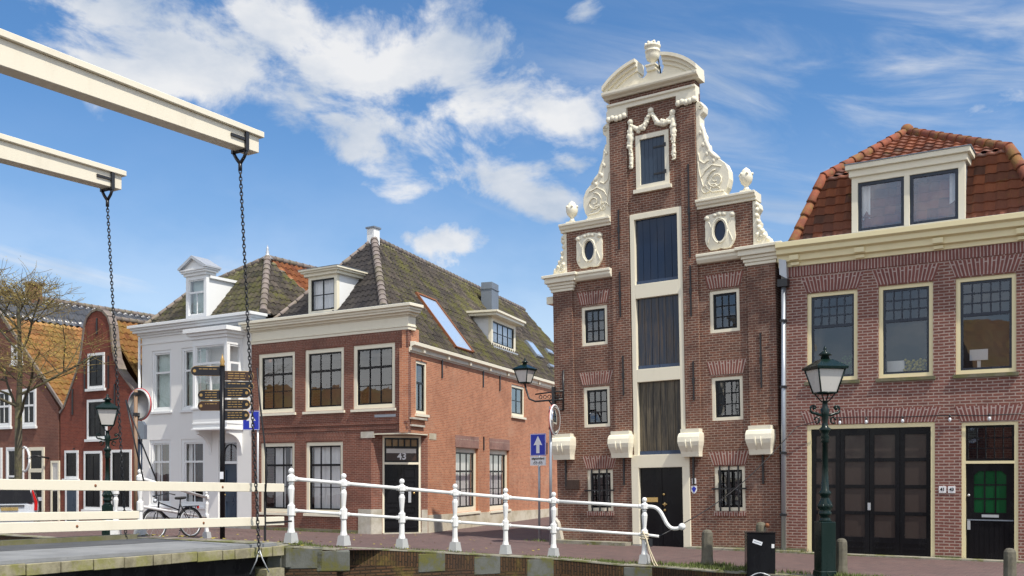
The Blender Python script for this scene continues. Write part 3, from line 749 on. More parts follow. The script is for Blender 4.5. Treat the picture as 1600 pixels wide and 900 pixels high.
        mb = MB(M); mb.prism_xz([mx2(p) for p in small], .0, .26); mb.build('small_volute', 'stone_paint', R, bevel=.01)
        mb = MB(M)
        def c2(x): return x if sg < 0 else -x-.10
        for (x, z) in ((-2.80, 8.48), (-2.80, 8.36), (-2.78, 8.22), (-2.83, 8.06), (-2.84, 7.92), (-2.92, 7.82), (-2.97, 7.70), (-3.06, 7.60), (-2.80, 7.74)):
            mb.ball((c2(x), .05, z), (.06, .12, .07), 8, 5)
        spiral(mb, c2(-2.86), 7.62, .10, 1.2, sg, 0, .016)
        mb.build('leaf_relief', 'stone_paint', R)
        # urn on the shoulder
        ux = -2.57 if sg < 0 else 2.40
        mb = MB(M); mb.box(ux-.13, ux+.13, 0, .26, 8.821, 8.90)
        mb.lathe([(.11, 8.90), (.07, 8.96), (.05, 9.0), (.06, 9.03), (.13, 9.10), (.165, 9.2), (.165, 9.3), (.13, 9.34), (.12, 9.38), (.09, 9.43), (.05, 9.46), (0, 9.5)], (ux, .13, 0), 12)
        for k in range(6): a = k*PI/3; mb.ball((ux+.155*math.cos(a), .13+.155*math.sin(a), 9.31), (.04, .04, .04), 6, 4)
        mb.build('urn', 'stone_paint', R)
    # pediment
    mb = MB(M)
    mb.along_x([(-.06, 11.95), (-.10, 11.99), (-.20, 12.02), (-.22, 12.06), (-.22, 12.12), (.34, 12.12), (.34, 11.95)], -1.42, 1.28)
    cz = 12.12+.70-1.86; x0 = -.07
    def arc(x, r): return cz+math.sqrt(max(0, r*r-(x-x0)**2))
    for a, b_ in ((-1.40, -.42), (.30, 1.27)):
        n = 12; 
        for (r0, r1, y) in ((1.60, 1.70, -.08), (1.70, 1.79, -.15), (1.79, 1.87, -.24)):
            prev = None
            for i in range(n+1):
                x = a+(b_-a)*i/n; lo = max(12.12, arc(x, r0)) if abs(x-x0) < r0 else 12.12; hi = max(12.121, arc(x, r1)) if abs(x-x0) < r1 else 12.121
                if prev:
                    px, pl, ph = prev
                    mb.face([(px, y, pl), (x, y, lo), (x, y, hi), (px, y, ph)]); mb.face([(x, .34, lo), (px, .34, pl), (px, .34, ph), (x, .34, hi)])
                    mb.face([(px, y, ph), (x, y, hi), (x, .34, hi), (px, .34, ph)]); mb.face([(px, .34, pl), (x, .34, lo), (x, y, lo), (px, y, pl)])
                if i in (0, n): 
                    q = [(x, y, lo), (x, .34, lo), (x, .34, hi), (x, y, hi)]; mb.face(q if i == n else q[::-1])
                prev = (x, lo, hi)
    ty = [(-1.25, 12.12)] + [(x, arc(x, 1.62)) for x in (-1.15, -1.0, -.8, -.6, -.45)] + [(-.42, 12.40), (-.36, 12.33), (-.27, 12.31), (-.18, 12.38), (-.16, 12.44), (.10, 12.44), (.12, 12.38), (.18, 12.31), (.26, 12.32), (.30, 12.42)] + [(x, arc(x, 1.62)) for x in (.33, .5, .7, .9, 1.0)] + [(1.12, 12.12)]
    mb.prism_xz(ty, -.03, .30); mb.build('pediment', 'stone_paint', R)
    mb = MB(M); ux = -.03; mb.box(ux-.12, ux+.12, -.10, .2, 12.441, 12.56); mb.box(ux-.15, ux+.15, -.13, .23, 12.56, 12.60)
    mb.lathe([(.09, 12.60), (.06, 12.66), (.07, 12.7), (.155, 12.76), (.185, 12.86), (.185, 12.95), (.2, 12.96), (.2, 13.0), (.18, 13.0), (.18, 13.06), (.215, 13.08), (.215, 13.13), (.1, 13.15), (.09, 13.22), (0, 13.27)], (ux, .05, 0), 14)
    for k in range(7): a = k*2*PI/7; mb.ball((ux+.17*math.cos(a), .05+.17*math.sin(a), 13.16), (.045, .045, .06), 6, 4)
    mb.build('finial_urn', 'stone_paint', R); MB(M).tube([(.17, .1, 12.36), (.12, .08, 12.75)], .018, 6).build('iron_stay', 'iron', R)
    # architrave and capitals
    mb = MB(M); mb.along_x([(-.07, 11.62), (-.07, 11.72), (-.12, 11.74), (-.12, 11.80), (.2, 11.80), (.2, 11.62)], -1.33, 1.19)
    mb.build('architrave', 'stone_paint', R, bevel=.006)
    for a, b_ in ((-1.34, -.76), (.66, 1.20)):
        mb = MB(M); mb.box(a, b_, -.10, .1, 11.38, 11.619)
        for k in range(5): x = a+.06+(b_-a-.12)*k/4; mb.ball((x, -.09, 11.40+.02*math.sin(k*2)), (.085, .06, .085), 8, 5)
        mb.build('capital', 'stone_paint', R)
    # garland round the top window
    mb = MB(M); rr = random.Random(5)
    def chain(pts, n, r0, r1):
        P = []; q_ = []
        for i in range(n*2):
            t = i/(n*2-1)*(len(pts)-1); k = min(int(t), len(pts)-2); f = t-k
            P.append((pts[k][0]*(1-f)+pts[k+1][0]*f, -.03, pts[k][1]*(1-f)+pts[k+1][1]*f)); q_.append((r0+(r1-r0)*math.sin(PI*(i+.5)/(n*2)))*rr.uniform(.7, .92))
        mb.tube(P, q_, 8)
        for i in range(n):
            t = i/(n-1)*(len(pts)-1); k = min(int(t), len(pts)-2); f = t-k
            x = pts[k][0]*(1-f)+pts[k+1][0]*f; z = pts[k][1]*(1-f)+pts[k+1][1]*f; w = math.sin(PI*(i+.7)/(n+.4)); r = r0+(r1-r0)*w
            for q in range(3): mb.ball((x+rr.uniform(-.6, .6)*r, -.02-rr.random()*.05, z+rr.uniform(-.6, .6)*r), (r*rr.uniform(.35, .7), r*.55, r*rr.uniform(.35, .8)), 7, 5)
    chain([(-.66, 11.18), (-.67, 10.8), (-.69, 10.45)], 9, .055, .10); chain([(-.66, 10.44), (-.66, 10.2), (-.66, 10.0)], 6, .05, .07)
    chain([(.54, 11.18), (.54, 10.8), (.55, 10.45)], 9, .055, .10); chain([(.55, 10.44), (.55, 10.2), (.56, 10.0)], 6, .05, .07)
    chain([(-.62, 11.12), (-.45, 10.98), (-.25, 11.05), (-.07, 11.38)], 10, .05, .10); chain([(-.07, 11.38), (.12, 11.03), (.33, 10.98), (.5, 11.14)], 10, .05, .10)
    for x in (-.66, .54, -.07): mb.ball((x, -.05, 11.22 if x != -.07 else 11.40), (.085, .06, .085), 9, 6)
    mb.build('garland', 'stone_paint', R)
    # top shutter window
    f = MB(M).ring(-.535, .405, 9.395, 10.825, .115, -.03, .14).box(-.60, .47, -.09, .1, 9.30, 9.394).build('shutter_window', 'stone_paint', R)
    mb = MB(M)
    for i in range(6): a = -.42+.708*i/6; mb.box(a+.004, a+.118-.004, .03, .07, 9.515, 10.708)
    mb.build('shutter', 'shutter_blue', f)
    mb = MB(M)
    for z in (10.45, 9.75): mb.box(-.05, .30, .015, .03, z-.025, z+.025); mb.box(.26, .33, -.045, .03, z-.05, z+.05)
    mb.build('hinge', 'iron', f)
    # hoist doors in their tall frame
    f = MB(M); 
    f.box(-.745, -.62, -.035, .16, 2.335, 8.765); f.box(.60, .725, -.035, .16, 2.335, 8.765)
    for z0, z1 in ((8.62, 8.765), (6.53, 6.90), (4.32, 4.66)): f.box(-.62, .60, -.035, .16, z0, z1)
    f.box(-.83, .81, -.045, .16, 2.06, 2.40)
    ff = f.build('hoist_frame', 'cream', R, bevel=.006)
    for (z0, z1, mt) in ((6.90, 8.62, 'navy'), (4.66, 6.53, 'navy_worn'), (2.40, 4.32, 'weathered_wood')):
        mb = MB(M); xs = [-.62+1.22*i/6 for i in range(7)]; rr = random.Random(int(z0*10))
        for a, b_ in zip(xs, xs[1:]): o_ = rr.uniform(-.004, .004); mb.box(a+.005, b_-.005, .08+o_, .12, z0+.10, z1)
        dr = mb.build('hoist_door', mt, ff)
        MB(M).box(-.618, -.01, .055, .13, z0+.002, z0+.099).box(.0, .598, .055, .13, z0+.002, z0+.099).build('bottom_rail', 'door_rail', ff)
    # entrance door
    f = MB(M).box(-.83, -.62, -.045, .16, .05, 2.06).box(.61, .81, -.045, .16, .0, 2.06).build('door_frame', 'cream', R, bevel=.006)
    MB(M).box(-.84, -.61, -.05, .16, -.3, .05).box(.60, .82, -.05, .16, -.3, .0).build('frame_foot', 'concrete', f)
    dr = MB(M); dr.box(-.62, -.006, .06, .12, -.02, 2.06); dr.box(.006, .61, .06, .12, -.02, 2.06); dr = dr.build('front_door', 'black_paint', R)
    MB(M).box(-.62, .61, -.2, .12, -.3, -.021).build('doorstep', 'plinth_mossy', R)
    lt = MB(M); lt.box(-.46, -.12, .045, .06, 1.16, 1.28); lt.build('letter_slot', 'brass', dr)
    MB(M).ball((.06, .03, 1.36), .035).build('door_bell', 'brass', dr); kn = MB(M); kn.ball((.08, .03, 1.10), (.07, .03, .025)); kn.ball((.08, .03, 1.10), (.025, .03, .06)); kn.build('door_knob', 'brass', dr); MB(M).ball((.08, .03, .95), .035).build('door_lock', 'brass', dr)
    # windows
    for i, (x0, x1, z0, z1) in enumerate(holes[:4]):
        window(R, M, x0, x1, z0, z1, .085, None, lo=(3, 3), sash='black_paint', pane='pane_old')
        arch(R, M, x0-.02, x1+.02, z1+.06, z1+.40, splay=.10)
    for (x0, x1, z0, z1) in holes[4:6]:
        w = window(R, M, x0, x1, z0, z1, .085, None, lo=(3, 3), sash='black_paint', pane='pane_old')
        arch(R, M, x0-.02, x1+.02, z1+.04, z1+.38, splay=.12)
        mb = MB(M)
        for k in range(3): x = x0+.16+(x1-x0-.32)*k/2; mb.box(x-.018, x+.018, -.05, -.015, z0-.01, z1+.02)
        mb.box(x0-.06, x1+.05, -.06, -.03, (z0+z1)/2-.02, (z0+z1)/2+.02)
        mb.build('window_grille', 'iron', w)
        MB(M, swap=True).box(x0-.02, x1+.02, -.02, .05, z0-.13, z0-.012).build('brick_sill', 'brick_arch', R)
    # oval windows in carved cartouches
    for cx, cz_ in ((-1.96, 8.0), (1.76, 7.97)):
        mb = MB(M); N = 48; outer = []; inner = []
        for i in range(N):
            a = 2*PI*i/N; ca, sa = math.cos(a), math.sin(a)
            r = 1/((abs(ca)/.40)**3.2+(abs(sa)/.47)**3.2)**(1/3.2)
            r *= 1+.16*math.exp(-((a-PI*.27)/.13)**2)+.16*math.exp(-((a-PI*.73)/.13)**2)+.05*math.exp(-((a-PI*1.33)/.1)**2)+.05*math.exp(-((a-PI*1.67)/.1)**2)-.07*math.exp(-((a-PI*1.5)/.16)**2)
            if a < .3 or a > 2*PI-.3 or abs(a-PI) < .3: r *= .97
            outer.append((cx+r*ca, cz_+r*sa)); inner.append((cx+.155*ca, cz_+.265*sa))
        for i in range(N):
            j = (i+1) % N; y = -.09
            mb.face([(outer[i][0], y+.03, outer[i][1]), (outer[j][0], y+.03, outer[j][1]), (inner[j][0], y, inner[j][1]), (inner[i][0], y, inner[i][1])])
            mb.face([(outer[j][0], y+.03, outer[j][1]), (outer[i][0], y+.03, outer[i][1]), (outer[i][0], 0, outer[i][1]), (outer[j][0], 0, outer[j][1])])
            mb.face([(inner[i][0], y, inner[i][1]), (inner[j][0], y, inner[j][1]), (inner[j][0], -.004, inner[j][1]), (inner[i][0], -.004, inner[i][1])])
        ring_ = [(cx+.20*math.cos(2*PI*i/24), -.085, cz_+.31*math.sin(2*PI*i/24)) for i in range(25)]; mb.tube(ring_, .022, 6)
        for dx, dz, r in ((-.12, .40, .07), (0, .42, .08), (.12, .40, .07), (-.33, .36, .08), (.33, .36, .08)): mb.ball((cx+dx, -.07, cz_+dz), (r, .05, r*.8), 8, 5)
        for sx in (-1, 1):
            P = [(cx+sx*(.27+.05*math.cos(t*.5)), -.075, cz_-.3+.55*t/10) for t in range(11)]; mb.tube(P, .016, 5)
        o = mb.build('oval_window', 'stone_paint', R)
        g = MB(M); g.face([(cx+.156*math.cos(2*PI*i/24), -.012, cz_+.266*math.sin(2*PI*i/24)) for i in range(24)]); g.build('pane', 'navy', o)
    # corbels
    for a, b_ in ((-3.16, -2.50), (-1.37, -.74), (.62, 1.21), (2.40, 3.06)):
        mb = MB(M); dz = 0 if a < 0 else -.03
        xc = (a+b_)/2; k = (b_-a)/.66
        mb.box(xc-.28*k, xc+.28*k, -.24, .1, 2.952+dz, 3.05+dz)
        SEC = [(2.95, .31, .24), (2.92, .32, .29), (2.84, .325, .335), (2.72, .322, .355), (2.62, .305, .335), (2.54, .285, .295), (2.47, .272, .26), (2.40, .268, .245), (2.34, .268, .235)]
        rg = [[(xc-w*k, .1, z+dz), (xc-w*k, -p_, z+dz), (xc-w*k*.33, -p_-.012, z+dz), (xc+w*k*.33, -p_-.012, z+dz), (xc+w*k, -p_, z+dz), (xc+w*k, .1, z+dz)] for z, w, p_ in SEC]
        for r0, r1 in zip(rg, rg[1:]):
            for q in range(5): mb.face([r1[q], r1[q+1], r0[q+1], r0[q]], False)
        mb.face(rg[0]); mb.face(rg[-1][::-1])
        for q in (-1, 1):
            xq = xc+q*.07; mb.tube([(xq, -.36, 2.78+dz), (xq, -.372, 2.68+dz), (xq, -.345, 2.58+dz), (xq, -.29, 2.50+dz), (xq, -.25, 2.44+dz)], [.004, .016, .02, .014, .004], 6)
        mb.build('corbel', 'stone_paint', R)
        xc = (a+b_)/2; MB(M).box(xc-.025, xc+.02, -.04, 0, 1.62+dz, 2.33+dz).build('wall_anchor', 'iron', R)
    for x, z0, z1 in ((-1.05, 7.9, 8.95), (-1.05, 6.1, 7.3), (-1.0, 4.0, 5.05), (.95, 7.4, 9.8) , (.95, 5.9, 7.2), (.98, 3.75, 4.75), (2.75, 3.95, 5.3)): 
        mb = MB(M); mb.box(x-.018, x+.018, -.085, -.054, z0, z1); zc = (z0+z1)/2; mb.box(x-.03, x+.03, -.095, -.054, zc-.08, zc+.08); mb.build('wall_anchor', 'iron', R)
    MB(M).box(-2.86, -2.42, -.03, 0, 1.52, 1.78).build('wall_plaque', 'finger_brown', R)
    pl = MB(M).box(.86, .97, -.02, 0, 1.62, 1.76).build('number_plate', 'sign_white', R)
    t = MB(M); text_mb(t, '8', .11, (.915, -.022, 1.69), .002); t.build('numeral', 'black_paint', pl)
    sh = MB(M).prism_xz([(.84, 1.57), (.99, 1.57), (.99, 1.44), (.955, 1.39), (.915, 1.37), (.875, 1.39), (.84, 1.44)], -.02, 0).build('monument_shield', 'sign_white', R)
    MB(M).prism_xz([(.85, 1.50), (.915, 1.56), (.98, 1.50), (.915, 1.385)], -.024, -.019).build('shield_mark', 'sign_blue', sh)
warehouse()

# ===== the corner house, number 43 =====
ch, CM = house('corner_house', 'brown brick corner house with grey tiled roof and chamfered black door numbered 43', 'house', -11.8)
QA = math.atan2(.974, -.2257)
QM = CM @ Matrix.Translation((-8.42, 0, 0)) @ Matrix.Rotation(QA, 4, 'Z')     # along the alley wall: x deeper, y into the house
def q2s(t, e): return (-8.42-.2257*t-.974*e, .974*t-.2257*e)
def corner_house():
    R, M = ch, CM
    up = [(-14.91, -13.2, 3.94, 5.96), (-12.74, -11.04, 3.94, 5.96), (-10.64, -8.94, 3.94, 5.96)]
    low = [(-14.80, -13.22, .60, 2.93), (-12.70, -11.08, .60, 2.93)]
    mb = MB(M); wall_cells(mb, [(-15.25, -9.9, -.3, 3.16), (-15.25, -8.465, 3.16, 6.5)], up+low, 0, .2)
    mb.prism_xy([(-8.465, 0), (-8.42, 0), (-8.465, .2)], 3.16, 6.5); mb.build('wall', 'brick_corner', R)
    sw_up = [(.55, 1.38, 3.78, 5.44), (9.42, 11.0, 4.20, 5.44)]; sw_lo = [(3.75, 5.85, .56, 2.80), (7.0, 9.15, .52, 2.80)]
    wall_cells(MB(QM), [(1.45, 24, -.3, 3.16), (0.0, 24, 3.16, 5.75)], sw_up+sw_lo, 0, .3).build('side_wall', 'brick_side', R)
    MB(M).box(-15.25, -15.0, .21, 22, -.3, 6.4).build('party_wall', 'brick_corner', R)
    bx, by = q2s(24, 0); b2x, b2y = q2s(24, 6.4); mb = MB(M); mb.prism_xy([(bx, by), (b2x, b2y), (b2x-.1, b2y-.3), (bx-.3, by-.3)], -.3, 5.7); mb.build('back_wall', 'brick_corner', R)
    mb = MB(M); f1 = [(-15.0, .22), (-8.75, .22), (-8.85, 1.45), q2s(23, .35), (-15.0, 20)]
    mb.prism_xy([(-15.0, 1.5), (-9.3, 1.5), q2s(23, .35), (-15.0, 20)], .1, .2); mb.prism_xy(f1, 3.17, 3.35); mb.prism_xy([(-15.0, .25), (-8.8, .25), q2s(23, .35), (-15.0, 20)], 5.6, 5.7); mb.build('floor', 'room', R)
    # chamfer with the door
    A1 = Vector((-9.9, 0, 0)); a2 = q2s(1.45, 0); A2 = Vector((a2[0], a2[1], 0)); dv = A2-A1; L = dv.length
    KM = M @ Matrix.Translation(A1) @ Matrix.Rotation(math.atan2(dv.y, dv.x), 4, 'Z')
    wall_cells(MB(KM), [(.0, L, -.3, 3.159)], [(.36, 1.60, .02, 3.10)], 0, .25).build('chamfer_wall', 'brick_corner', R)
    mb = MB(M); mb.prism_xy([(-9.9, .002), (-8.43, .002), (a2[0]-.002, a2[1])], 3.12, 3.158); mb.build('soffit', 'cream', R)
    MB(M).box(-10.32, -9.78, -.012, .05, 3.02, 3.22).build('corner_stone', 'plinth', R); MB(QM).box(1.55, 2.1, -.012, .05, 3.0, 3.2).build('corner_stone', 'plinth_pale', R)
    MB(M).box(-10.42, -9.90, -.02, .05, -.3, .78).build('corner_stone', 'plinth', R); MB(KM).box(.0, .34, -.02, .05, -.3, .78).build('corner_stone', 'plinth', R)
    MB(KM).box(1.62, L-.01, -.02, .05, -.3, .75).build('corner_stone', 'plinth', R)
    f = MB(KM).ring(.356, 1.604, -.05, 3.104, .07, .02, .16, 0).box(.43, 1.53, .02, .16, 2.19, 2.26).build('door_frame', 'cream', R)
    d = MB(KM)
    for k in (0, 1):
        x0 = .43+k*.552; x1 = x0+.546; d.box(x0, x1, .09, .14, .03, 2.188)
        for z0, z1 in ((1.78, 2.08), (.98, 1.68), (.66, .86)): d.ring(x0+.09, x1-.09, z0, z1, .03, .065, .09)
        d.box(x0+.03, x1-.03, .06, .09, .44, .50); d.box(x0+.03, x1-.03, .05, .09, .16, .22)
    dr = d.build('front_door', 'black_paint', R)
    MB(KM).box(1.20, 1.29, .045, .06, .98, 1.33).build('door_plate', 'zinc', dr); MB(KM).ball((1.38, .03, 1.28), .04).build('door_knob', 'brass', dr); 
    MB(KM).box(.36, 1.6, -.15, .2, -.3, .03).build('doorstep', 'plinth', R)
    tr = MB(KM).ring(.43, 1.53, 2.262, 3.03, .05, .06, .12).box(.48, 1.48, .06, .12, 2.72, 2.77).build('transom_window', 'black_paint', R)
    mb = MB(KM)
    for i in range(1, 5): x = .48+1.0*i/5; mb.box(x-.02, x+.02, .06, .12, 2.77, 2.98)
    mb.build('glazing_bar', 'black_paint', tr); MB(KM).box(.48, 1.48, .09, .10, 2.77, 2.98).build('amber_pane', 'amber_glass', tr)
    MB(KM).box(.48, 1.48, .09, .10, 2.31, 2.72).build('dark_pane', 'finger_brown', tr); MB(KM).box(.50, 1.46, .078, .089, 2.55, 2.69).build('blind', 'milk_glass', tr)
    mb = MB(KM); text_mb(mb, '43', .30, (1.0, .082, 2.44), .006); mb.build('numeral', 'sign_white', tr)
    # windows
    for i, r in enumerate(up): window(R, M, *r, .13, 5.24, (3, 1), (3, 2), sill='stone_paint', pane='pane_old')
    for i, r in enumerate(low): window(R, M, *r, .12, 2.18, (3, 1), (3, 2), sill='stone_paint', curtain='mid' if i == 0 else 'full', pane='pane_old')
    window(R, QM, *sw_up[0], .09, 4.75, (1, 1), (2, 1), sill='stone_paint', curtain='left')
    window(R, QM, *sw_up[1], .10, None, (1, 1), (2, 2), frame='cream', sill='stone_paint')
    for r in sw_lo: 
        window(R, QM, *r, .16, 1.98, (3, 1), (3, 2), sill='stone_paint', y=.10, curtain='full', pane='pane_old')
        arch(R, QM, r[0]-.05, r[1]+.05, r[3]+.01, r[3]+.42, 'brick_arch', .0)
    for r in up+low: arch(R, M, r[0]+.0, r[1]-.0, r[3]+.03, r[3]+.31, 'brick_corner', .14)
    # string courses
    MB(M).box(-15.25, -8.425, -.035, .02, 3.44, 3.52).box(-15.25, -8.425, -.02, .02, 3.28, 3.36).build('string_course', 'brick_corner', R)
    MB(QM).box(.1, 1.2, -.10, .02, 3.58, 3.64).box(.15, 1.1, -.07, .02, 3.36, 3.42).build('sign_ledge', 'plinth', R)
    MB(QM).prism_xz([(1.46, -.3), (24, -.3), (24, .34), (13, .36), (1.46, .58)], -.035, .02).build('plinth', 'plinth_pale', R)
    MB(M).box(-15.25, -10.43, -.03, .02, -.3, .10).build('plinth', 'plinth_mossy', R)
    MB(M).box(-9.75, -8.9, -.012, 0, 3.66, 3.74).build('street_name_plate', 'steel', R)
    # main cornice with its frieze, returning round the corner
    cornice(R, M, -15.22, -8.42, ((.03, 6.31, 6.40), (.055, 6.40, 6.44), (.02, 6.44, 6.72), (.05, 6.72, 6.76), (.12, 6.76, 6.83), (.22, 6.83, 6.90), (.26, 6.90, 6.98), (.33, 6.98, 7.07)), 'stone_paint', y1=.35)
    MB(M).box(-15.5, -8.12, -.30, .34, 7.071, 7.085).build('gutter', 'lead', R); MB(QM).box(.02, .8, .01, .22, 5.75, 6.4).build('wall_return', 'brick_side', R)
    # alley gutter on brackets
    g = MB(QM).along_x([(-.03, 5.63), (-.03, 5.67), (-.08, 5.68), (-.08, 5.80), (-.20, 5.84), (-.20, 5.95), (-.04, 5.95), (-.04, 5.80), (.05, 5.76), (.05, 5.63)], .05, 24).build('alley_cornice', 'stone_paint', R, bevel=.006)
    mb = MB(QM)
    for k in range(12): t = .9+k*1.95; mb.box(t-.05, t+.05, -.15, -.082, 5.69, 5.80)
    mb.build('bracket', 'stone_paint', g)
    for t in (2.55, 6.3, 8.05): MB(QM).box(t-.03, t+.03, -.04, 0, 5.05, 5.66).build('wall_anchor', 'iron', R)
    for t in (6.35, 14.0): MB(QM).box(t-.03, t+.03, -.04, 0, 2.75, 3.25).build('wall_anchor', 'iron', R)
    # roof: alley slope, hipped front slope
    K = 1.30
    def on_slope(px, py):
        lo, hi = -1, 8
        for _ in range(50):
            m = (lo+hi)/2; t, z = side(px, py, m)
            lo, hi = (m, hi) if z > 5.8+K*m else (lo, m)
        return side(px, py, m)[0], m, 5.8+K*m
    cx, cy = X0+CS*-8.42, Y0+SN*8.42
    def side(px, py, e):
        r = (px-800)/FPX; xx = cx-.942*e; yy = cy+.335*e; t = (r*yy-xx)/(.335-.942*r); return t, EZ+(HY-py)/FPX*(yy+.942*t)
    def SP(t, e): s, d = q2s(t, e); return Vector((s, d, 5.8+K*e))
    E_ = 3.45; A = SP(4.4, E_)
    ht, he, hz = on_slope(599, 474); H = SP(ht, he); k = (H.z-6.95)/(A.z-H.z); H = H+(H-A)*k
    Lp = Vector((-15.25, .62, 6.95))
    he2 = (6.95-5.8)/K; s_h, d_h = H.x, H.y
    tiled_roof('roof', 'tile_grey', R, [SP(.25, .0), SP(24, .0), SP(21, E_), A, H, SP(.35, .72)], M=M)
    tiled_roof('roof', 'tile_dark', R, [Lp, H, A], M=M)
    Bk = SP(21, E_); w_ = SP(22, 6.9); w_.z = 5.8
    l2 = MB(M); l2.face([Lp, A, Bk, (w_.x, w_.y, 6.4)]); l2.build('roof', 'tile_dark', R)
    rb = MB(M); ridge(rb, H-(H-A)*.02+Vector((0, -.02, .05)), A+Vector((0, 0, .06)), .13); ridge(rb, A+Vector((0, 0, .05)), Bk+Vector((0, 0, .05)), .11); ridge(rb, Lp+Vector((0, 0, .04)), A+Vector((0, 0, .04)), .08)
    rb.build('ridge_tile', 'ridge_stone', R)
    mb = MB(M); mb.box(A.x-.16, A.x+.16, A.y-.2, A.y+.12, A.z-.2, A.z+.38); c = mb.build('chimney', 'white', R); MB(M).box(A.x-.20, A.x+.20, A.y-.24, A.y+.16, A.z+.381, A.z+.44).build('chimney_cap', 'lead', c)
    # lead-clad flue
    t0, _ = side(760, 441, 2.5); t1 = t0+.85; MB(QM).box(t0, t1, 2.25, 2.75, 8.0, 10.30).box(t0-.03, t1+.03, 2.22, 2.78, 10.0, 10.04).build('flue', 'lead', R)
    # long skylight on the alley slope
    sl_ = math.atan(K); SM = QM @ Matrix.Translation((0, 0, 5.8)) @ Matrix.Rotation(sl_, 4, 'X')   # x along, y up the slope, z out
    def sy(e): return e/math.cos(sl_)
    (ta, ea, _), (tb, eb, _) = on_slope(650, 463), on_slope(720, 547)
    x0, x1 = 4.45, 6.0; y0, y1 = sy(eb), sy(ea)
    f = MB(SM); f.box(x0-.09, x0, y0-.05, y1+.08, .0, .14); f.box(x1, x1+.09, y0-.05, y1+.08, .0, .14); f.box(x0, x1, y1, y1+.08, .0, .14); f.box(x0, x1, y0-.05, y0, .0, .12)
    f = f.build('skylight', 'rust', R); f['label'] = 'long skylight in a rusty red frame'; MB(SM).box(x0, x1, y0, y1, .08, .10).build('pane', 'skylight', f)
    for (qa, qb) in (((822, 536), (842, 561)), ((852, 548), (860, 556)), ((856, 572), (864, 578))):
        a_, b_ = on_slope(*qa), on_slope(*qb); t = (a_[0]+b_[0])/2
        f = MB(SM)
        ya, yb = sy(b_[1]), sy(a_[1]); f.box(t-.5, t+.5, ya, yb, .05, .16); f = f.build('roof_window', 'steel', R); MB(SM).box(t-.4, t+.4, ya+.1, yb-.1, .161, .17).build('pane', 'skylight', f)
    # dormer over the alley
    e0 = .95; zb = 5.8+K*e0-.02; t0, t1 = 9.7, 12.6; zt = 8.22; ee = (zt+.2-5.8)/K
    dm = MB(QM); dm.prism_xz([(t0, zb), (t1, zb), (t1, zt), (t0, zt)], e0+.06, e0+.08)
    ck = MB(QM)
    for x in (t0+.03, t1-.03): ck.face([(x, e0+.06, zb), (x, e0+.06, zt), (x, ee, zt), ]); ck.face([(x+.001, e0+.06, zb), (x+.001, ee, zt), (x+.001, e0+.06, zt)])
    ck.box(t0+.03, t1-.03, e0+.1, ee-.1, zt-.05, zt-.01); D_ = ck.build('dormer', 'white', R); D_['label'] = 'wide white dormer over the alley'
    window(D_, QM, t0, t1, zb, zt, .17, None, lo=(4, 2), y=e0, name='dormer_window', sash='black_paint', curtain='full', room=False)
    MB(QM).box(t0-.25, t1+.25, e0-.30, ee+.15, zt, zt+.12).box(t0-.32, t1+.32, e0-.37, ee+.2, zt+.12, zt+.20).build('dormer_roof', 'cream', D_)
    MB(QM).box(t0-.02, t1+.02, e0-.12, e0+.1, zb-.06, zb).build('sill', 'zinc', D_)
    # front dormer
    d0 = .45; x0, x1 = -13.02, -11.76; z0, z1 = 7.2, 8.46
    ck = MB(M)
    slope_d = d0+1.55; ck.box(x0+.055, x1-.055, d0+.2, slope_d, z0, z0+.04)
    for x in (x0+.03, x1-.03): ck.prism_xy([(x-.025, d0+.1), (x+.025, d0+.1), (x+.025, slope_d), (x-.025, slope_d)], z0, z1)
    D_ = ck.build('dormer', 'white', R); D_['label'] = 'small cream dormer on the canal front'
    window(D_, M, x0, x1, z0-.0, z1, .11, None, lo=(2, 2), y=d0, name='dormer_window', curtain='full', room=False)
    MB(M).box(x0-.12, x1+.12, d0-.10, slope_d+.05, z1, z1+.10).box(x0-.20, x1+.20, d0-.18, slope_d+.1, z1+.10, z1+.16).box(x0-.25, x1+.25, d0-.24, slope_d+.15, z1+.16, z1+.22).build('dormer_roof', 'cream', D_, bevel=.006)
    MB(M).box(x0-.26, x1+.26, d0-.25, slope_d+.16, z1+.221, z1+.235).build('dormer_lead', 'lead', D_)
corner_house()

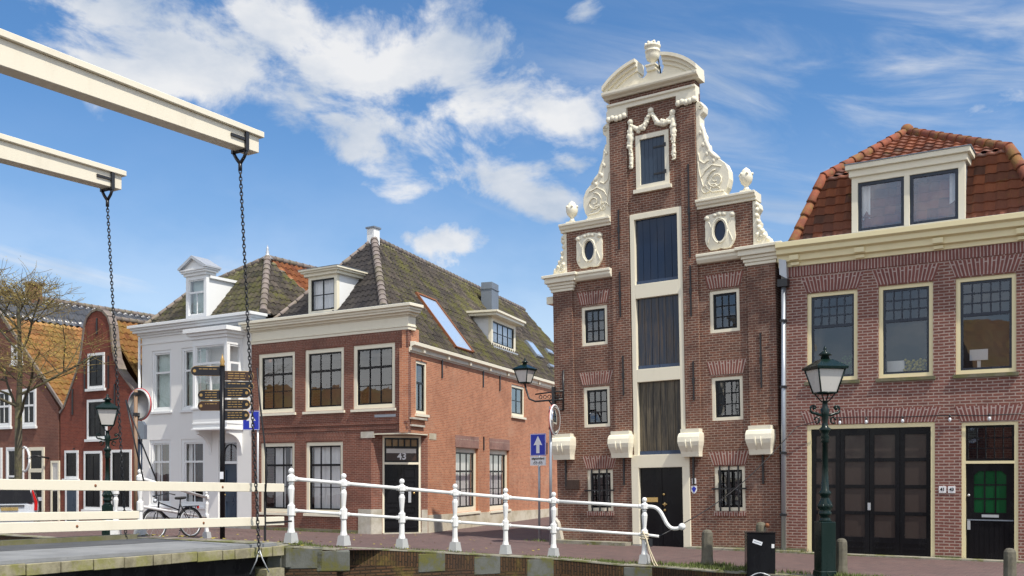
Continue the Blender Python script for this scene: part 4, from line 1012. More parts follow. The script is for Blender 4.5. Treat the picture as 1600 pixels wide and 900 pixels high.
# ===== the white house =====
wt, TM = house('white_house', 'white painted house with a bay window over its door and a pedimented dormer', 'house', -18.2)
def white_house():
    R, M = wt, TM
    up = [(-20.52, -19.44, 4.2, 6.44), (-18.86, -17.78, 4.2, 6.44)]; lo = [(-20.66, -19.46, .72, 3.14), (-18.88, -17.62, .72, 3.14)]
    door = (-16.92, -15.94, .0, 3.08)
    wall_cells(MB(M), [(-21.1, -15.262, -.3, 6.96)], up+lo+[door], 0, .3).build('wall', 'wall_white', R)
    MB(M).box(-21.1, -20.85, .31, 10, -.3, 6.9).build('party_wall', 'brick_gable', R)
    MB(M).box(-21.1, -15.3, 9.7, 10, -.3, 6.9).build('back_wall', 'wall_white', R)
    mb = MB(M)
    for z in (.3, 3.5, 6.7): mb.box(-20.84, -15.3, .5, 9.6, z-.1, z)
    mb.build('floor', 'room', R)
    for i, r in enumerate(up): window(R, M, *r, .10, 5.62, frame='white', sash='white', sill='white', curtain='green', pane='pane_clear')
    for i, r in enumerate(lo): window(R, M, *r, .12, 2.33, (2, 1), (2, 1), frame='white', sash='white', sill='white', curtain='sides')
    MB(M).box(-21.1, -15.262, -.02, .02, -.3, .3).build('plinth', 'concrete', R)
    MB(M).box(-21.12, -15.262, -.03, .02, 6.70, 6.76).build('string_course', 'wall_white', R)
    cornice(R, M, -21.1, -15.27, ((.05, 6.96, 7.04), (.12, 7.04, 7.12), (.24, 7.12, 7.22), (.30, 7.22, 7.30), (.38, 7.30, 7.40)), 'white', y1=.4)
    MB(M).box(-21.45, -14.95, -.34, .6, 7.40, 7.415).build('gutter', 'lead', R)
    # door
    f = MB(M).ring(door[0]-.004, door[1]+.004, -.1, 3.084, .10, .05, .2, 0).box(door[0]+.09, door[1]-.09, .05, .2, 2.24, 2.33).build('door_frame', 'white', R)
    d = MB(M).box(door[0]+.1, door[1]-.1, .16, .2, .05, 2.238); d.ring(door[0]+.22, door[1]-.22, .25, .95, .03, .13, .16); d.ring(door[0]+.22, door[1]-.22, 1.1, 2.05, .03, .13, .16); d = d.build('front_door', 'shutter_blue', R)
    MB(M).ball((door[0]+.2, .12, 1.15), .04).build('door_knob', 'brass', d)
    g = MB(M).box(door[0]+.1, door[1]-.1, .15, .16, 2.332, 2.98).build('fanlight', 'pane_old', f)
    mb = MB(M); P = [((door[0]+door[1])/2+.36*math.cos(PI*i/12), .14, 2.55+.38*math.sin(PI*i/12)) for i in range(13)]; mb.tube(P, .02, 5); mb.tube([P[6], (P[6][0], .14, 2.35)], .015, 5); mb.build('fanlight_bar', 'black_paint', f)
    # bay window
    a, b, dp = -17.42, -15.68, .70
    bay = MB(M); bay.box(a, b, -dp, -.002, 3.46, 4.12); bay.box(a-.04, b+.04, -dp-.05, -.002, 3.40, 3.459); bay.box(a-.05, b+.05, -dp-.06, -.002, 4.12, 4.20); bay.box(a-.02, b+.02, -dp-.02, -.002, 3.60, 3.66)
    bay.box(a, b, -dp, -.002, 6.32, 6.55)
    for x in (a, b-.14): bay.box(x, x+.14, -dp, -dp+.14, 4.20, 6.32)
    bay.box(a, a+.14, -.12, -.002, 4.2, 6.32); bay.box(b-.14, b, -.12, -.002, 4.2, 6.32)
    B = bay.build('bay_window', 'white', R, bevel=.006)
    MB(M).box(a-.06, b+.06, -dp-.06, -.002, 6.55, 6.66).box(a-.14, b+.14, -dp-.14, -.002, 6.66, 6.76).box(a-.24, b+.24, -dp-.24, -.002, 6.76, 6.90).build('bay_cornice', 'white', B, bevel=.006)
    MB(M).box(a-.2, b+.2, -dp-.2, -.002, 6.901, 6.915).build('bay_roof', 'lead', B)
    f = MB(M).ring(a+.14, b-.14, 4.20, 6.32, .05, -dp+.03, -dp+.10).box(a+.19, b-.19, -dp+.02, -dp+.11, 5.66, 5.74).box((a+b)/2-.03, (a+b)/2+.03, -dp+.03, -dp+.10, 4.25, 5.66).build('sash', 'white', B)
    MB(M).box(a+.19, b-.19, -dp+.06, -dp+.07, 4.25, 6.27).build('pane', 'pane_clear', B)
    k = MB(M); curtain_sheet(k, a+.2, b-.2, 4.3, 6.25, -dp+.2, 'left'); curtain_sheet(k, a+.2, b-.2, 4.3, 5.0, -dp+.22, 'green'); k.build('curtain', 'curtain_green', B)
    for x in (a+.04, b-.04):
        mb = MB(M)
        sx = .0; z0, z1 = 4.20, 6.32
        mb.box(x-.02, x+.02, -dp+.14, -.12, z0, z0+.06); mb.box(x-.02, x+.02, -dp+.14, -.12, z1-.06, z1); mb.box(x-.02, x+.02, -dp+.14, -.12, 5.66, 5.73)
        mb.box(x-.02, x+.02, -dp+.14, -dp+.19, z0+.06, 5.66); mb.box(x-.02, x+.02, -.17, -.12, z0+.06, 5.66); mb.build('sash', 'white', B)
        MB(M).box(x-.004, x+.004, -dp+.19, -.17, z0+.06, z1-.06).build('pane', 'pane_clear', B)
    for x in (a+.10, b-.10):
        mb = MB(M); P = [(-dp+.12, 3.40), (-dp+.12, 3.28)]+[(-.02-(dp-.16)*(1-math.sin(t*PI/12))**1.0, 3.25-.62*(1-math.cos(t*PI/12))) for t in range(1, 7)]+[(-.002, 2.55), (-.002, 3.40)]
        mb.along_x(P, x-.07, x+.07); mb.build('bay_bracket', 'white', B)
    # hipped roof
    Lc, Rc = Vector((-21.3, .25, 7.42)), Vector((-15.05, .35, 7.42)); A = Vector((-17.1, 2.5, 9.93)); Bp = Vector((-20.2, 1.5, 8.76))
    sl = (A.z-7.42)/(A.y-.3); Bp.z = 7.42+(Bp.y-.28)*sl
    tiled_roof('roof', 'tile_moss', R, [Lc, Rc, A, Bp], M=M)
    R2 = Vector((-15.05, 4.6, 7.42)); A2 = Vector((-17.1, 4.6, 9.93)); R3 = Vector((-15.05, 10, 7.42)); A3 = Vector((-17.1, 9.0, 9.93))
    tiled_roof('roof', 'tile_grey', R, [Rc, R2, A], M=M)
    o = tiled_roof('roof', 'tile_rust', R, [R2, R3, A3, A], M=M); o['label'] = 'rust orange tiled rear part of the roof'
    L3 = Vector((-21.3, 10, 7.42)); mb = MB(M); mb.face([Lc, Bp, A, A3, L3][::-1]); mb.face([L3, A3, R3][::-1]); mb.build('roof', 'tile_dark', R)
    rb = MB(M); z = Vector((0, 0, .05)); ridge(rb, Rc+z, A+z, .13); ridge(rb, A+z, A3+z, .10); ridge(rb, A+z, Bp+z, .09); ridge(rb, Lc+z, Bp+z, .08); rb.build('ridge_tile', 'ridge_stone', R)
    mb = MB(M); mb.lathe([(.24, 9.9), (.12, 10.02), (.06, 10.12), (.07, 10.18), (.04, 10.24), (.05, 10.30), (0, 10.46)], (A.x, A.y, 0), 10); mb.build('roof_finial', 'zinc', R)
    # pedimented dormer
    d0 = .22; x0, x1 = -18.89, -17.80; z0, z1 = 7.5, 9.05; dd = d0+1.5
    ck = MB(M)
    for x in (x0+.06, x1-.06): ck.box(x-.03, x+.03, d0+.12, dd, z0, z1-.12)
    ck.box(x0+.09, x1-.09, d0+.2, dd, z0, z0+.04); D_ = ck.build('dormer', 'white', R)
    w = window(D_, M, x0, x1, z0, z1, .14, 8.45, (1, 1), (2, 1), frame='white', sash='white', y=d0, name='dormer_window', sw=.04, curtain='green', room=False)
    MB(M).box(x0-.06, x1+.06, d0+.14, dd+.1, z1-.12, z1-.02).build('dormer_roof', 'white', D_)
    mb = MB(M); mb.box(x0-.06, x1+.06, d0-.07, d0+.4, z1, z1+.10); mb.box(x0-.13, x1+.13, d0-.14, d0+.45, z1+.10, z1+.17); mb.box(x0-.17, x1+.17, d0-.18, d0+.5, z1+.17, z1+.23)
    xc = (x0+x1)/2; mb.prism_xz([(x0-.12, z1+.23), (x1+.12, z1+.23), (xc, z1+.60)], d0-.1, d0+.5)
    mb.build('pediment', 'white', D_, bevel=.004)
    mb = MB(M)
    for sg in (-1, 1): mb.prism_xz([(xc, z1+.60), (xc, z1+.70), (xc+sg*.75, z1+.29), (xc+sg*.75, z1+.23), (xc+sg*.64, z1+.23)], d0-.22, d0+.52)
    mb.build('pediment_moulding', 'zinc', D_)
    MB(M).tube([(-21.14, -.08, 7.0), (-21.14, -.08, .2)], .045, 8).build('downpipe', 'white', R)
white_house()

# ===== the house on the right =====
rh, RM = house('garage_house', 'purple brick house with red tiled mansard roof and wide black garage doors', 'house', 6.0)
def garage_house():
    R, M = rh, RM
    up = [(3.76, 4.94, 4.10, 6.22), (5.41, 6.59, 4.10, 6.23), (7.06, 8.27, 4.10, 6.24)]
    gar, door = (3.76, 6.63, -.25, 3.06), (7.18, 8.31, -.25, 3.03)
    wall_cells(MB(M), [(3.26, 9.0, -.4, 6.9)], up+[gar, door], 0, .3).build('wall', 'brick_right', R)
    mb = MB(M); mb.box(3.26, 3.5, .302, 7.0, -.4, 6.9); mb.box(8.76, 9.0, .302, 7.0, -.4, 6.9); mb.box(3.5, 8.76, 6.75, 7.0, -.4, 6.9); mb.build('side_wall', 'brick_right', R)
    inside(R, M, 3.26, 9.0, 7.0, (3.5, 6.88))
    for i, r in enumerate(up):
        w = window(R, M, *r, .09, 5.41, (5, 3), (1, 1), frame='cream_yellow', sash='navy_sash', pane='pane', y=.04, bar=.03)
        MB(M).along_x([(-.06, r[2]-.08), (-.06, r[2]-.004), (.03, r[2]-.002), (.03, r[2]-.09)], r[0]-.05, r[1]+.05).build('stone_sill', 'plinth_mossy', w)
        arch(R, M, r[0]-.02, r[1]+.02, r[3]+.03, r[3]+.39, 'brick_right_arch', .13)
        mb = MB(M); rr = random.Random(i)
        if i == 0:
            for k in range(40): mb.ball((r[1]-.45+rr.random()*.3, .28+rr.random()*.1, r[2]+.2+rr.random()*.4), (.03, .02, .03), 5, 4)
            mb.build('house_plant', 'plant', w)
        if i == 1:
            for k in range(60): mb.ball((r[0]+.5+rr.random()*.5, .28+rr.random()*.12, r[2]+.15+rr.random()*.28), (.035, .03, .035), 5, 4)
            mb.build('flower_box', 'leaf', w); MB(M).box(r[0]+.12, r[0]+.5, .35, .37, r[2]+.14, r[2]+.42).build('white_folder', 'milk_glass', w)
        if i == 2:
            MB(M).box(r[0]+.25, r[0]+.62, .26, .29, r[2]+.32, r[2]+.56).box(r[0]+.40, r[0]+.47, .29, .31, r[2]+.14, r[2]+.32).build('computer_screen', 'zinc', w)
    arch(R, M, gar[0]-.02, gar[1]+.02, gar[3]+.01, gar[3]+.34, 'brick_right_arch', .12); arch(R, M, door[0]-.02, door[1]+.02, door[3]+.03, door[3]+.36, 'brick_right_arch', .12)
    mb = MB(M, swap=True); mb.box(3.27, 8.99, -.012, .02, 6.66, 6.899); mb.build('soldier_course', 'brick_right_arch', R)
    # cornice
    mb = MB(M); mb.along_x([(-.05, 6.90), (-.05, 7.0), (-.14, 7.02), (-.14, 7.16), (-.24, 7.19), (-.24, 7.30), (-.32, 7.34), (-.32, 7.46), (.35, 7.46), (.35, 6.90)], 3.08, 9.2)
    c = mb.build('cornice', 'cream_yellow', R, bevel=.006)
    for x in (3.50, 5.02, 6.72, 8.4): MB(M).box(x-.11, x+.11, -.20, -.13, 7.035, 7.15).box(x-.10, x+.10, -.11, -.04, 6.92, 6.99).build('cornice_block', 'cream_yellow', c)
    MB(M).box(3.06, 9.2, -.28, .5, 7.461, 7.475).build('gutter', 'lead', R)
    # mansard roof
    z0 = 7.47; bx0, bx1 = 3.95, 8.05; zb = 9.12
    F = [Vector((3.36, .18, z0)), Vector((8.85, .18, z0)), Vector((bx1, .72, zb)), Vector((bx0, .72, zb))]
    tiled_roof('roof', 'tile_red', R, F, pw=.235, ch=.235, amp=.03, step=.04, M=M)
    A = Vector((5.45, 3.0, 10.62)); A2 = Vector((6.3, 3.6, 10.62))
    tiled_roof('roof', 'tile_red', R, [F[3], F[2], A], pw=.235, ch=.235, amp=.03, step=.04, M=M)
    bk = 6.9; G = [Vector((3.36, bk, z0)), Vector((bx0, bk-.6, zb)), Vector((8.85, bk, z0)), Vector((bx1, bk-.6, zb))]
    tiled_roof('roof', 'tile_red', R, [G[0], F[0], F[3], G[1]], pw=.235, ch=.235, M=M); tiled_roof('roof', 'tile_red', R, [G[1], F[3], A], pw=.235, ch=.235, M=M)
    tiled_roof('roof', 'tile_red', R, [F[1], G[2], G[3], F[2]], pw=.235, ch=.235, M=M); tiled_roof('roof', 'tile_red', R, [F[2], G[3], A], pw=.235, ch=.235, M=M)
    mb = MB(M); mb.face([G[3], G[1], A]); mb.face([G[2], G[0], G[1], G[3]]); mb.build('roof', 'tile_red', R)
    rb = MB(M); z = Vector((0, 0, .05)); ridge(rb, F[0]+z, F[3]+z, .11, .34); ridge(rb, F[3]+z, A+z, .11, .34); ridge(rb, F[1]+z, F[2]+z, .12, .34); ridge(rb, F[2]+z, A+z, .11, .34)
    rb.ball(A+z+Vector((0, 0, .02)), .17); rb.build('ridge_tile', 'ridge_red', R)
    # dormer
    d0 = .10; x0, x1 = 4.78, 7.24; zz0, zz1 = 7.49, 8.86; dd = 1.6
    ck = MB(M); ck.box(x0+.02, x0+.08, d0+.12, dd, zz0, zz1); ck.box(x1-.08, x1-.02, d0+.12, dd, zz0, zz1); ck.box(x0+.08, x1-.08, d0+.2, dd, zz0, zz0+.04); D_ = ck.build('dormer', 'lead', R)
    f = MB(M).ring(x0, x1, zz0, zz1, .14, d0, d0+.13, .09); xm = (x0+x1)/2; f.box(xm-.06, xm+.06, d0, d0+.13, zz0+.09, zz1-.14); f = f.build('dormer_window', 'cream', D_, bevel=.004)
    for a, b_, st in ((x0+.14, xm-.06, 'left'), (xm+.06, x1-.14, 'right')):
        MB(M).ring(a+.002, b_-.002, zz0+.092, zz1-.142, .07, d0+.04, d0+.10).build('sash', 'navy_sash', f); MB(M).box(a+.07, b_-.07, d0+.068, d0+.074, zz0+.16, zz1-.21).build('pane', 'pane', f)
        k = MB(M); curtain_sheet(k, a+.05, b_-.05, zz0+.12, zz1-.2, d0+.22, st); k.build('curtain', 'curtain', f)
    MB(M).box(x0+.1, x1-.1, d0+.95, d0+.97, zz0, zz1).build('dim_interior', 'room', f)
    MB(M).box(x0-.05, x1+.05, d0-.06, dd+.3, zz1, zz1+.16).box(x0-.12, x1+.12, d0-.13, dd+.35, zz1+.16, zz1+.28).build('dormer_roof', 'cream', D_, bevel=.006); MB(M).box(x0-.14, x1+.14, d0-.15, dd+.4, zz1+.281, zz1+.30).build('dormer_lead', 'lead', D_)
    # garage doors
    f = MB(M).box(3.756, 3.85, .02, .15, -.05, 3.064).box(6.54, 6.634, .02, .15, -.05, 3.064).box(3.85, 6.54, .02, .15, 2.96, 3.064).build('garage_frame', 'cream_yellow', R)
    MB(M).box(3.75, 3.855, .015, .155, -.35, -.05).box(6.535, 6.64, .015, .155, -.35, -.05).build('frame_foot', 'concrete', f)
    g0, g1 = 3.85, 6.54; n = 4; w_ = (g1-g0)/n
    for i in range(n):
        a = g0+i*w_+.004; b_ = g0+(i+1)*w_-.004; mb = MB(M)
        mb.box(a, a+.10, .07, .12, -.1, 2.955); mb.box(b_-.10, b_, .07, .12, -.1, 2.955)
        zs = [.42, .98, 1.60, 2.22, 2.84]
        mb.box(a+.1, b_-.1, .07, .12, 2.80, 2.955); 
        for z in zs[1:4]: mb.box(a+.1, b_-.1, .07, .12, z-.04, z+.04)
        mb.box(a+.1, b_-.1, .07, .12, -.1, .42)
        for z in (.05, .18, .31): mb.box(a+.1, b_-.1, .055, .07, z-.02, z+.02)
        g = mb.build('garage_door', 'black_paint', R); MB(M).box(a+.1, b_-.1, .095, .10, .42, 2.80).build('pane', 'garage_glass', g)
        if i == 1: MB(M).box(b_-.03, b_+.03, .03, .07, 1.05, 1.22).build('door_handle', 'zinc', g)
    MB(M).box(3.7, 6.7, -.1, .2, -.4, -.105).build('threshold', 'plinth', R)
    # front door with fanlight
    f = MB(M).box(7.176, 7.26, .02, .15, -.05, 3.034).box(8.23, 8.314, .02, .15, -.05, 3.034).box(7.26, 8.23, .02, .15, 2.96, 3.034).box(7.26, 8.23, .02, .15, 2.12, 2.18).build('door_frame', 'cream_yellow', R)
    MB(M).box(7.17, 7.265, .015, .155, -.35, -.05).box(8.225, 8.32, .015, .155, -.35, -.05).build('frame_foot', 'concrete', f)
    t = MB(M).ring(7.262, 8.228, 2.182, 2.958, .05, .05, .11); sash_bars(t, 7.31, 8.18, 2.23, 2.91, 5, 3, .055, .10, .022); t = t.build('transom_window', 'black_paint', R); MB(M).box(7.31, 8.18, .075, .085, 2.23, 2.91).build('pane', 'pane_old', t)
    mb = MB(M); mb.box(7.262, 8.228, .10, .14, -.12, .90); mb.ring(7.262, 8.228, .902, 2.118, .16, .08, .13, .14)
    for k in range(9): x = 7.33+k*.1; mb.box(x, x+.092, .085, .10, -.08, .84)
    mb.prism_xz([(7.42, 1.96), (7.42, 1.86), (7.52, 1.96)], .085, .12); mb.prism_xz([(8.07, 1.96), (7.97, 1.96), (8.07, 1.86)], .085, .12)
    d = mb.build('front_door', 'black_paint', R)
    MB(M).box(7.42, 8.07, .105, .115, 1.04, 1.96).build('green_pane', 'green_glass', d); mb = MB(M); sash_bars(mb, 7.42, 8.07, 1.04, 1.96, 3, 3, .095, .118, .03); mb.build('glazing_bar', 'black_paint', d)
    MB(M).box(7.58, 7.92, .065, .08, .94, 1.0).build('letter_slot', 'zinc', d); MB(M).box(7.28, 8.21, .06, .09, .865, .892).build('weather_bar', 'lead', d)
    MB(M).box(7.29, 7.35, .05, .08, .66, .86).build('door_handle', 'zinc', d); MB(M).ball((7.32, .06, 1.42), .03).build('door_lock', 'zinc', d)
    MB(M).box(7.0, 8.5, -.3, .14, -.4, -.13).build('doorstep', 'plinth', R)
    for x, s_ in ((6.79, '41'), (6.98, '43')):
        p = MB(M).box(x-.075, x+.075, -.015, 0, 1.47, 1.62).build('number_plate', 'sign_white', R); t = MB(M); text_mb(t, s_, .10, (x, -.017, 1.545), .003); t.build('numeral', 'black_paint', p)
    MB(M).box(3.27, 3.75, -.04, .02, -.4, .10).box(6.64, 7.17, -.04, .02, -.4, .06).box(8.32, 9.0, -.04, .02, -.4, .0).build('plinth', 'plinth_mossy', R)
    # downpipe between the two houses, with its hopper
    P = MB(M); P.tube([(3.22, -.10, 6.45), (3.22, -.10, -.02)], .055, 10); P = P.build('downpipe', 'steel', R)
    MB(M).box(3.10, 3.34, -.2, .0, 6.42, 6.60).build('hopper', 'iron', P); MB(M).prism_xz([(3.12, 7.10), (3.30, 7.05), (3.32, 6.60), (3.14, 6.72)], -.16, -.02).build('gutter_spout', 'zinc', P)
    MB(M).box(3.145, 3.258, -.04, .3, -.4, 6.9).build('corner_board', 'concrete', R)
    mb = MB(M)
    for z in (5.6, 4.0, 2.4, .9): mb.box(3.15, 3.29, -.165, -.03, z-.03, z+.03)
    mb.build('pipe_clip', 'iron', P)
garage_house()

# ===== the red gabled house =====
gh, GM = house('bell_gable_house', 'small red brick house with a rounded gable and white framed windows', 'house', -23.7)
def gable_house():
    R, M = gh, GM
    P = [(-26.2, -.3), (-21.15, -.3), (-21.15, 4.55), (-21.43, 4.88), (-21.73, 5.14), (-22.12, 5.48), (-22.46, 5.80), (-22.76, 6.30), (-22.92, 6.92), (-22.98, 7.35), (-23.02, 7.60), (-23.17, 7.92), (-23.48, 8.16), (-23.8, 8.24),
         (-24.12, 8.18), (-24.42, 7.98), (-24.58, 7.66), (-24.70, 7.05), (-24.83, 6.44), (-25.12, 5.83), (-25.46, 5.26), (-25.9, 4.55), (-26.2, 4.3)]
    MB(M).prism_xz(P, 0, .3).build('wall', 'brick_gable', R)
    cp = MB(M); out = P[2:]
    for a, b_ in zip(out, out[1:]):
        q = Vector((b_[0]-a[0], 0, b_[1]-a[1])).normalized(); n = Vector((q.z, 0, -q.x))
        a3, b3 = Vector((a[0], 0, a[1])), Vector((b_[0], 0, b_[1]))
        k = n*.09 if n.dot(Vector((a[0]+23.6, 0, a[1]-4))) > 0 else -n*.09
        for y0, y1 in ((-.04, .31),):
            v = [a3, b3, b3+k, a3+k]; cp.face([(p.x, y0, p.z) for p in v]); cp.face([(p.x, y1, p.z) for p in reversed(v)]); cp.face([(v[3].x, y0, v[3].z), (v[2].x, y0, v[2].z), (v[2].x, y1, v[2].z), (v[3].x, y1, v[3].z)])
            cp.face([(v[0].x, y0, v[0].z), (v[1].x, y0, v[1].z), (v[1].x, 0, v[1].z), (v[0].x, 0, v[0].z)])
    cp.build('coping', 'ridge_stone', R)
    MB(M).box(-26.2, -25.9, .3, 11, -.3, 4.6).box(-21.45, -21.15, .3, 11, -.3, 4.6).build('side_wall', 'brick_gable', R)
    tiled_roof('roof', 'tile_orange', R, [(-21.0, .32, 4.65), (-21.0, 11, 4.75), (-23.8, 11, 8.0), (-23.8, .32, 8.0)], pw=.27, ch=.36, amp=.06, step=.03, M=M)
    tiled_roof('roof', 'tile_orange', R, [(-26.3, 11, 4.7), (-26.3, .36, 4.7), (-23.8, .32, 8.0), (-23.8, 11, 8.0)], pw=.27, ch=.36, amp=.06, step=.03, M=M)
    rb = MB(M); ridge(rb, (-23.8, .34, 8.03), (-23.8, 11, 8.03), .10); rb.build('ridge_tile', 'ridge_stone', R)
    def win(px0, py0, px1, py1, split, cols, rows, top='white', lab=None):
        s0, z1 = on_facade(px0, py0); s1, _ = on_facade(px1, py0); _, z0 = on_facade((px0+px1)/2, py1)
        f = MB(M).ring(s0, s1, z0, z1, .10, -.04, .0, .10).box(s0-.08, s1+.08, -.10, 0, z0-.10, z0-.002).build('window', 'white', R)
        zs = z0+(z1-z0)*split; m = MB(M).ring(s0+.10, s1-.10, z0+.10, z1-.10, .06, -.03, -.004); m.box(s0+.15, s1-.15, -.03, -.004, zs-.03, zs+.03); sash_bars(m, s0+.15, s1-.15, z0+.19, zs-.03, cols, rows, -.025, -.006, .03); sash_bars(m, s0+.15, s1-.15, zs+.03, z1-.19, cols, 1, -.025, -.006, .03); m.build('sash', 'black_paint', f)
        MB(M).box(s0+.14, s1-.14, -.012, -.004, z0+.14, z1-.14).build('pane', 'black_paint', f)
    win(138, 553, 164, 607, .55, 2, 2); win(137, 625, 168, 686, .55, 3, 2)
    win(132, 705, 160, 796, .5, 2, 1); win(174, 703, 206, 796, .5, 2, 1); win(102, 704, 123, 748, .5, 1, 1)
    s0, z1 = on_facade(103, 750); s1, _ = on_facade(123, 750)
    f = MB(M).ring(s0, s1, -.2, z1, .10, -.04, 0, 0).build('door_frame', 'white', R); MB(M).box(s0+.1, s1-.1, -.03, -.004, -.2, z1-.1).build('front_door', 'shutter_blue', f)
    for px, a, b_ in ((133, 560, 612), (170, 556, 607), (180, 600, 640), (114, 608, 648), (152, 497, 522), (116, 700, 702)):
        s, za = on_facade(px, b_); _, zb = on_facade(px, a); MB(M).box(s-.03, s+.03, -.04, 0, za, zb).build('wall_anchor', 'iron', R)
    MB(M).box(-21.3, -21.15, -.06, 0, .0, 4.5).build('downpipe', 'iron', R)
gable_house()

# ===== the house behind the tree =====
lh, LM = house('tiled_roof_house', 'brick house behind the bare tree with a tall mossy orange roof', 'house', -31)
def left_house():
    R, M = lh, LM
    sr, zr, ze = -31.5, 9.72, 4.6
    wl = MB(M); wl.prism_xz([(-36.7, -.3), (-26.32, -.3), (-26.32, ze-.05), (sr, zr-.12), (-36.7, ze-.05)], 0, .3); wl.box(-26.6, -26.32, .3, 13, -.3, ze-.1); wl.box(-36.7, -36.4, .3, 13, -.3, ze-.1); wl.build('wall', 'brick_left', R)
    f_ = .76; sm = -26.1+(sr+26.1)*f_; zm = ze+(zr-ze)*f_
    tiled_roof('roof', 'tile_orange', R, [(-26.1, -.05, ze), (-26.1, 13, ze), (sm, 13, zm), (sm, -.05, zm)], pw=.27, ch=.36, amp=.06, step=.03, M=M)
    o = tiled_roof('roof', 'tile_glazed', R, [(sm, -.05, zm+.03), (sm, 13, zm+.03), (sr, 13, zr+.03), (sr, -.05, zr+.03)], pw=.34, ch=.5, amp=.075, step=.02, M=M); o['label'] = 'dark glazed upper tiles'
    mb = MB(M); mb.face([(-36.9, -.05, ze), (sr, -.05, zr), (sr, 13, zr), (-36.9, 13, ze)]); mb.face([(-36.7, 13, -.3), (-26.3, 13, -.3), (-26.3, 13, ze), (sr, 13, zr), (-36.7, 13, ze)]); mb.build('roof', 'tile_glazed', R)
    rb = MB(M); ridge(rb, (sr, -.05, zr+.06), (sr, 13, zr+.06), .12); rb.build('ridge_tile', 'ridge_stone', R)
    vg = MB(M); vg.prism_xz([(-26.0, ze-.10), (-26.0, ze+.06), (sr, zr+.10), (sr, zr-.10)], -.07, -.002); vg.build('verge_board', 'ridge_stone', R)
    c = MB(M).box(sr-.25, sr+.25, 1.9, 2.4, 9.3, 10.35).build('chimney', 'brick_left', R); MB(M).box(sr-.34, sr+.34, 1.8, 2.5, 10.351, 10.45).build('chimney_cap', 'ridge_stone', c)
    def win(px0, py0, px1, py1, split, cols, door=False):
        s0, z1 = on_facade(px0, py0); s1, _ = on_facade(px1, py0); _, z0 = on_facade((px0+px1)/2, py1)
        f = MB(M).ring(s0, s1, z0, z1, .10, -.05, 0).box(s0-.06, s1+.06, -.09, 0, z0-.1, z0-.002).build('window', 'white', R)
        zs = z0+(z1-z0)*split; m = MB(M).ring(s0+.10, s1-.10, z0+.10, z1-.10, .06, -.035, -.004); m.box(s0+.15, s1-.15, -.035, -.004, zs-.04, zs+.04); sash_bars(m, s0+.15, s1-.15, z0+.19, z1-.19, cols, 1, -.03, -.006, .04); m.build('sash', 'white', f)
        MB(M).box(s0+.14, s1-.14, -.012, -.004, z0+.14, z1-.14).build('pane', 'black_paint', f)
    win(-3, 610, 18, 667, .55, 2); win(35, 608, 57, 666, .55, 2); win(-16, 700, 4, 796, .5, 2); win(11, 699, 38, 790, .5, 2)
    win(19, 540, 36, 568, .5, 2)
    s0, z1 = on_facade(46, 699); s1, _ = on_facade(70, 699)
    f = MB(M).ring(s0, s1, -.25, z1, .14, -.05, 0, 0); zt = on_facade(58, 735)[1]; f.box(s0+.14, s1-.14, -.05, 0, zt-.08, zt+.08); f = f.build('door_frame', 'cream', R)
    MB(M).box(s0+.14, s1-.14, -.03, -.004, -.25, zt-.08).build('front_door', 'black_paint', f); MB(M).box(s0+.14, s1-.14, -.02, -.004, zt+.08, z1-.14).build('transom_window', 'black_paint', f)
    s0, z1 = on_facade(81, 720); s1, _ = on_facade(94, 720); f = MB(M).ring(s0, s1, -.25, z1, .09, -.06, 0, 0).build('alley_gate', 'cream', R); MB(M).box(s0+.09, s1-.09, -.03, 0, 1.2, z1-.09).build('gate_panel', 'milk_glass', f); MB(M).box(s0+.09, s1-.09, -.03, 0, -.25, 1.2).build('gate_panel', 'black_paint', f)
    s0, z0 = on_facade(62, 718); h = MB(M); h.tube([(s0+.65, 0, z0+.05), (s0+.45, -.5, z0+.15), (s0+.1, -.6, z0+.02)], .04, 6)
    P = [(s0-.1+.36*math.cos(a*PI/10), -.6, z0+.5*math.sin(a*PI/10)) for a in range(21)]; h = h.build('sign_bracket', 'iron', R); m = MB(M); m.tube(P, .05, 6); m.build('hanging_ring', 'white', h)
left_house()

